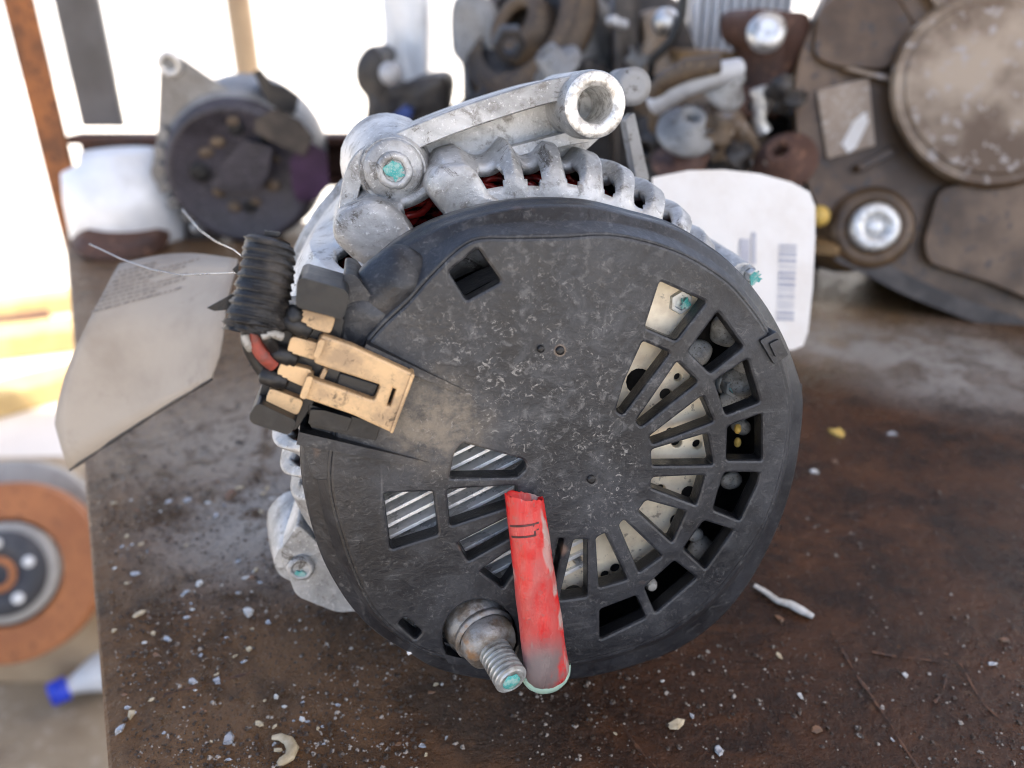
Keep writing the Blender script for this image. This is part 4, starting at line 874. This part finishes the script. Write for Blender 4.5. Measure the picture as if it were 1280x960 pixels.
# heap of parts in the middle back
HB = .60
def hp(x, y, o=0.0): return at_y(x, y, HB + o)
def heap_prism(name, mat, pts, y0, y1, label, cat, sm=False, ins=.95):
    if sm: pts = [tuple(p) for p in smooth_loop(pts, 4)]
    cx_, cy_ = sum(p[0] for p in pts) / len(pts), sum(p[1] for p in pts) / len(pts)
    def rg_(k, y): return [at_y(cx_ + (x - cx_) * k, cy_ + (y_ - cy_) * k, y) for x, y_ in pts]
    f1 = [p + Vector((0, .008, 0)) for p in rg_(1.0, y0)]; bk = [Vector((p.x, y1, p.z)) for p in f1]
    rings = [bk, f1, [p + Vector((0, .002, 0)) for p in rg_(.99, y0)], rg_(ins, y0), rg_(ins * .8, y0 - .002), rg_(ins * .45, y0 - .001)]
    for q in rings[2:]:
        for p in q: p.y += .007 * noise.noise(p * 55)
    b = MB(); b.loft(rings, True, True, True, smooth=True); return b.build(name, mat, None, None, label, cat, 'heap of used parts at the back')
# tilted grooved pulley
pu = thing('grooved_pulley', 'large brown pulley with grooved rim tilted on the heap of parts', 'pulley', (hp(690, 60).x, HB, 0), 'heap of used parts at the back')
c = hp(672, 52, .02); an = Vector((-.62, -.60, .50)).normalized()
b = MB(); b.lathe(c, an, [(.036, .022), (.052, .020), (.058, .014), (.058, .008), (.040, .006), (.040, -.004)], 48); b.build('front_flange', 'brown_grime', pu)
prf = []
for k in range(9): prf += [(.052, -.002 - k * .005), (.046, -.0045 - k * .005)]
b = MB(); b.lathe(c, an, [(.03, .0)] + prf + [(.03, -.048)], 48, cap1=True); b.build('grooved_rim', 'dull_aluminium', pu)
b = MB(); b.lathe(c, an, [(.024, .0), (.024, .026), (.014, .030), (.012, .024)], 32); b.build('hub', 'brown_grime', pu)
b = MB(); b.lathe(c, an, [(.05, .021), (.012, .006)], 40, cap1=True); b.build('web', 'black_grime', pu)
heap_prism('bracket_casting', 'black_grime', [(446, 75), (462, 58), (478, 70), (474, 95), (490, 110), (515, 100), (548, 95), (560, 110), (555, 150), (545, 200), (540, 308), (470, 308), (460, 200), (455, 165), (458, 125), (444, 105)], HB - .02, HB + .05, 'dark lumpy bracket casting at the back left of the heap', 'bracket', True)
b = MB(); b.ball(hp(488, 92, -.03), .008, 14, 10); b.build('bracket_bolt', 'pale_grey', None, None, 'shiny ball ended bolt on the dark bracket casting', 'bolt')
heap_prism('blue_block', 'blue_plastic', [(484, 150), (505, 132), (516, 140), (505, 162)], HB - .035, HB - .01, 'small blue plastic piece in front of the dark bracket', 'plastic piece')
heap_prism('pale_stand', 'dull_aluminium', [(566, 0), (600, -6), (622, 10), (628, 60), (612, 80), (608, 120), (606, 290), (578, 290), (578, 120), (576, 80), (564, 60)], HB + .03, HB + .08, 'pale grey casting standing behind the brown pulley', 'casting', True)
heap_prism('pale_canister', 'bright_casing', [(478, -40), (530, -40), (534, 92), (534, 278), (480, 278), (480, 70)], HB + .06, HB + .12, 'bright white canister standing behind the dark bracket', 'canister', True)
heap_prism('black_housing', 'black_grime', [(560, 140), (610, 105), (690, 90), (720, 60), (790, 70), (830, 120), (850, 303), (560, 303)], HB + .0, HB + .06, 'black greasy housing filling the heap under the pulley', 'housing')
heap_prism('dark_strut', 'gear_dark', [(768, -30), (802, -30), (800, 70), (798, 310), (770, 310)], HB - .03, HB + .0, 'dark upright strut right of the pulley', 'strut')
heap_prism('tan_elbow', 'gear_label', [(805, 20), (832, 10), (848, 30), (838, 66), (846, 84), (836, 118), (806, 120), (798, 80), (806, 50)], HB - .03, HB + .01, 'tan elbow fitting with bright nut right of the strut', 'fitting', True)
b = MB(); b.ball(hp(832, 28, -.05), .009, 14, 10); b.build('bright_nut', 'chrome', None, None, 'bright nut on the tan elbow fitting', 'nut')
b = MB(); b.tube([hp(856, -20, -.06), hp(852, 20, -.06), hp(840, 50, -.06), hp(815, 75, -.055), hp(812, 98, -.05), hp(838, 104, -.05)], .0032, 10); b.build('black_hose', 'black_plastic', None, None, 'thin black hose curving down right of the pulley', 'hose')
heap_prism('ochre_block', 'ochre_box', [(846, 64), (932, 66), (950, 82), (944, 118), (900, 132), (848, 112)], HB - .05, HB + .03, 'rusty ochre block in the heap left of the gearbox', 'block')
heap_prism('tan_lever', 'gear_label', [(830, 118), (868, 112), (905, 104), (940, 110), (958, 124), (900, 138), (846, 136)], HB - .085, HB - .055, 'long tan lever under the ochre block', 'lever', True)
heap_prism('brown_pipe_end', 'brown_grime', [(812, 130), (840, 120), (862, 134), (866, 165), (846, 184), (816, 176)], HB - .10, HB - .03, 'brown pipe end in the lower heap behind the label', 'pipe', True)
heap_prism('pale_wedge', 'gear_pale', [(900, 150), (925, 138), (945, 170), (962, 206), (944, 220), (905, 208), (890, 214), (884, 200)], HB - .13, HB - .10, 'pale wedge shaped casting low in the heap above the label', 'casting')
heap_prism('dark_mass', 'black_grime', [(800, 150), (850, 140), (900, 125), (960, 110), (1000, 120), (1030, 342), (800, 342)], HB - .09, HB + .02, 'dark greasy engine block behind the white label', 'engine block')
heap_prism('blue_black_pump', 'dark_violet', [(842, 176), (870, 170), (888, 186), (886, 215), (860, 224), (838, 212)], HB - .125, HB - .10, 'small blue black pump low in the heap', 'pump', True)
heap_prism('rusty_knuckle', 'rust_dark', [(932, 20), (950, 10), (985, 14), (1012, 20), (1010, 66), (985, 108), (975, 150), (948, 130), (950, 70), (934, 50)], HB - .10, HB - .04, 'dark rusty knuckle with shiny eye left of the gearbox', 'knuckle', True)
b = MB(); b.lathe(hp(957, 42, -.115), (-.1, -1, .3), [(.0110, 0), (.0105, .005), (.006, .006)], 24, cap1=True); b.build('shiny_eye', 'chrome', None, None, 'shiny round bolt eye on the rusty knuckle', 'bolt')
b = MB(); b.tube([hp(948, 110, -.12), hp(952, 128, -.12), hp(948, 150, -.12), hp(954, 165, -.12)], [.005, .006, .004, .005], 10); b.build('silver_pin', 'machined_aluminium', None, None, 'short silver pin below the rusty knuckle', 'pin')
b = MB(); b.ball(hp(1024, 270, -.16), .006, 12, 8); b.build('brass_bead', 'chip_yellow', None, None, 'small brass bead between the white label and the gearbox', 'bead')
heap_prism('brass_strip', 'ochre_box', [(1015, 305), (1048, 308), (1046, 318), (1015, 318)], HB - .17, HB - .15, 'ochre strip under the brass bead', 'strip')
heap_prism('dark_gearcase', 'gear_dark', [(690, 40), (730, -10), (800, -30), (850, 0), (872, 60), (872, 290), (690, 290)], HB + .07, HB + .13, 'dark gear case at the back of the heap behind the strut', 'gear case')
# cooler with pale fins at the back
cl = thing('cooler_core', 'pale bluish cooler core with upright fins behind the heap', 'radiator', (hp(920, 50).x, HB + .10, 0), 'heap of used parts at the back')
pa, pb, pcn = at_y(872, -40, HB + .1), at_y(1000, -40, HB + .1), at_y(872, 80, HB + .1)
MB().box(((pa.x + pb.x) / 2, HB + .125, (pa.z) / 2), (pb.x - pa.x, .03, pa.z), bev=.002).build('core_block', 'pale_grey', cl)
for k in range(11):
    x = pa.x + (pb.x - pa.x) * (k + .5) / 11; MB().box((x, HB + .105, pa.z / 2), (.004, .012, pa.z - .004), bev=.0008).build('fin', 'bright_casing', cl)

# small greasy odds and ends filling the heap
kinds = (('black_grime', 'black'), ('brown_grime', 'brown'), ('dull_aluminium', 'grey'), ('gear_label', 'tan'), ('rust_dark', 'rusty'), ('pale_grey', 'pale'))
for k in range(46):
    mt_, word = kinds[k % 6] if k % 4 else kinds[0]
    x, y, place_, key = [(random.uniform(805, 990), random.uniform(95, 235), 'behind the white label', 'right'), (random.uniform(585, 800), random.uniform(20, 110), 'by the brown pulley', 'mid')][k % 9 == 2]
    p = hp(x, y, random.uniform(-.16, -.06) if key == 'right' else random.uniform(-.06, .0)); r_ = random.uniform(.006, .013); b = MB(); an = Vector((random.uniform(-1, 1), random.uniform(-1, -.2), random.uniform(-.6, 1))).normalized()
    sh = k % 4
    if sh == 0: nm = 'nut'; b.lathe(p, an, [(r_, 0), (r_, r_ * .8), (r_ * .9, r_), (r_ * .5, r_), (r_ * .5, 0)], 6, smooth=False)
    elif sh == 1: nm = 'pipe_stub'; q = frame(an); b.tube([p, p + an * r_ * 1.6, p + an * r_ * 2.6 + q[0] * r_ * .8, p + an * r_ * 3 + q[0] * r_ * 2.2], [r_ * .5, r_ * .45, r_ * .5, r_ * .42], 12)
    elif sh == 2: nm = 'flange'; b.lathe(p, an, [(r_ * 1.5, -r_ * .3), (r_ * 1.5, 0), (r_ * .8, .001), (r_ * .7, r_), (r_ * .4, r_), (r_ * .38, 0)], 24)
    else: nm = 'small_casting'; b.ball(p, (r_ * 1.3, r_, r_ * .9), 18, 12, None, r_ * 1.4)
    if sh == 3 and word in ('grey', 'pale', 'tan'): mt_, word = 'black_grime', 'black'
    b.build(nm, mt_, None, None, f'small {word} {nm.replace("_", " ")} lying loose in the blurred heap {place_}', nm.split('_')[-1], 'heap of used parts at the back')
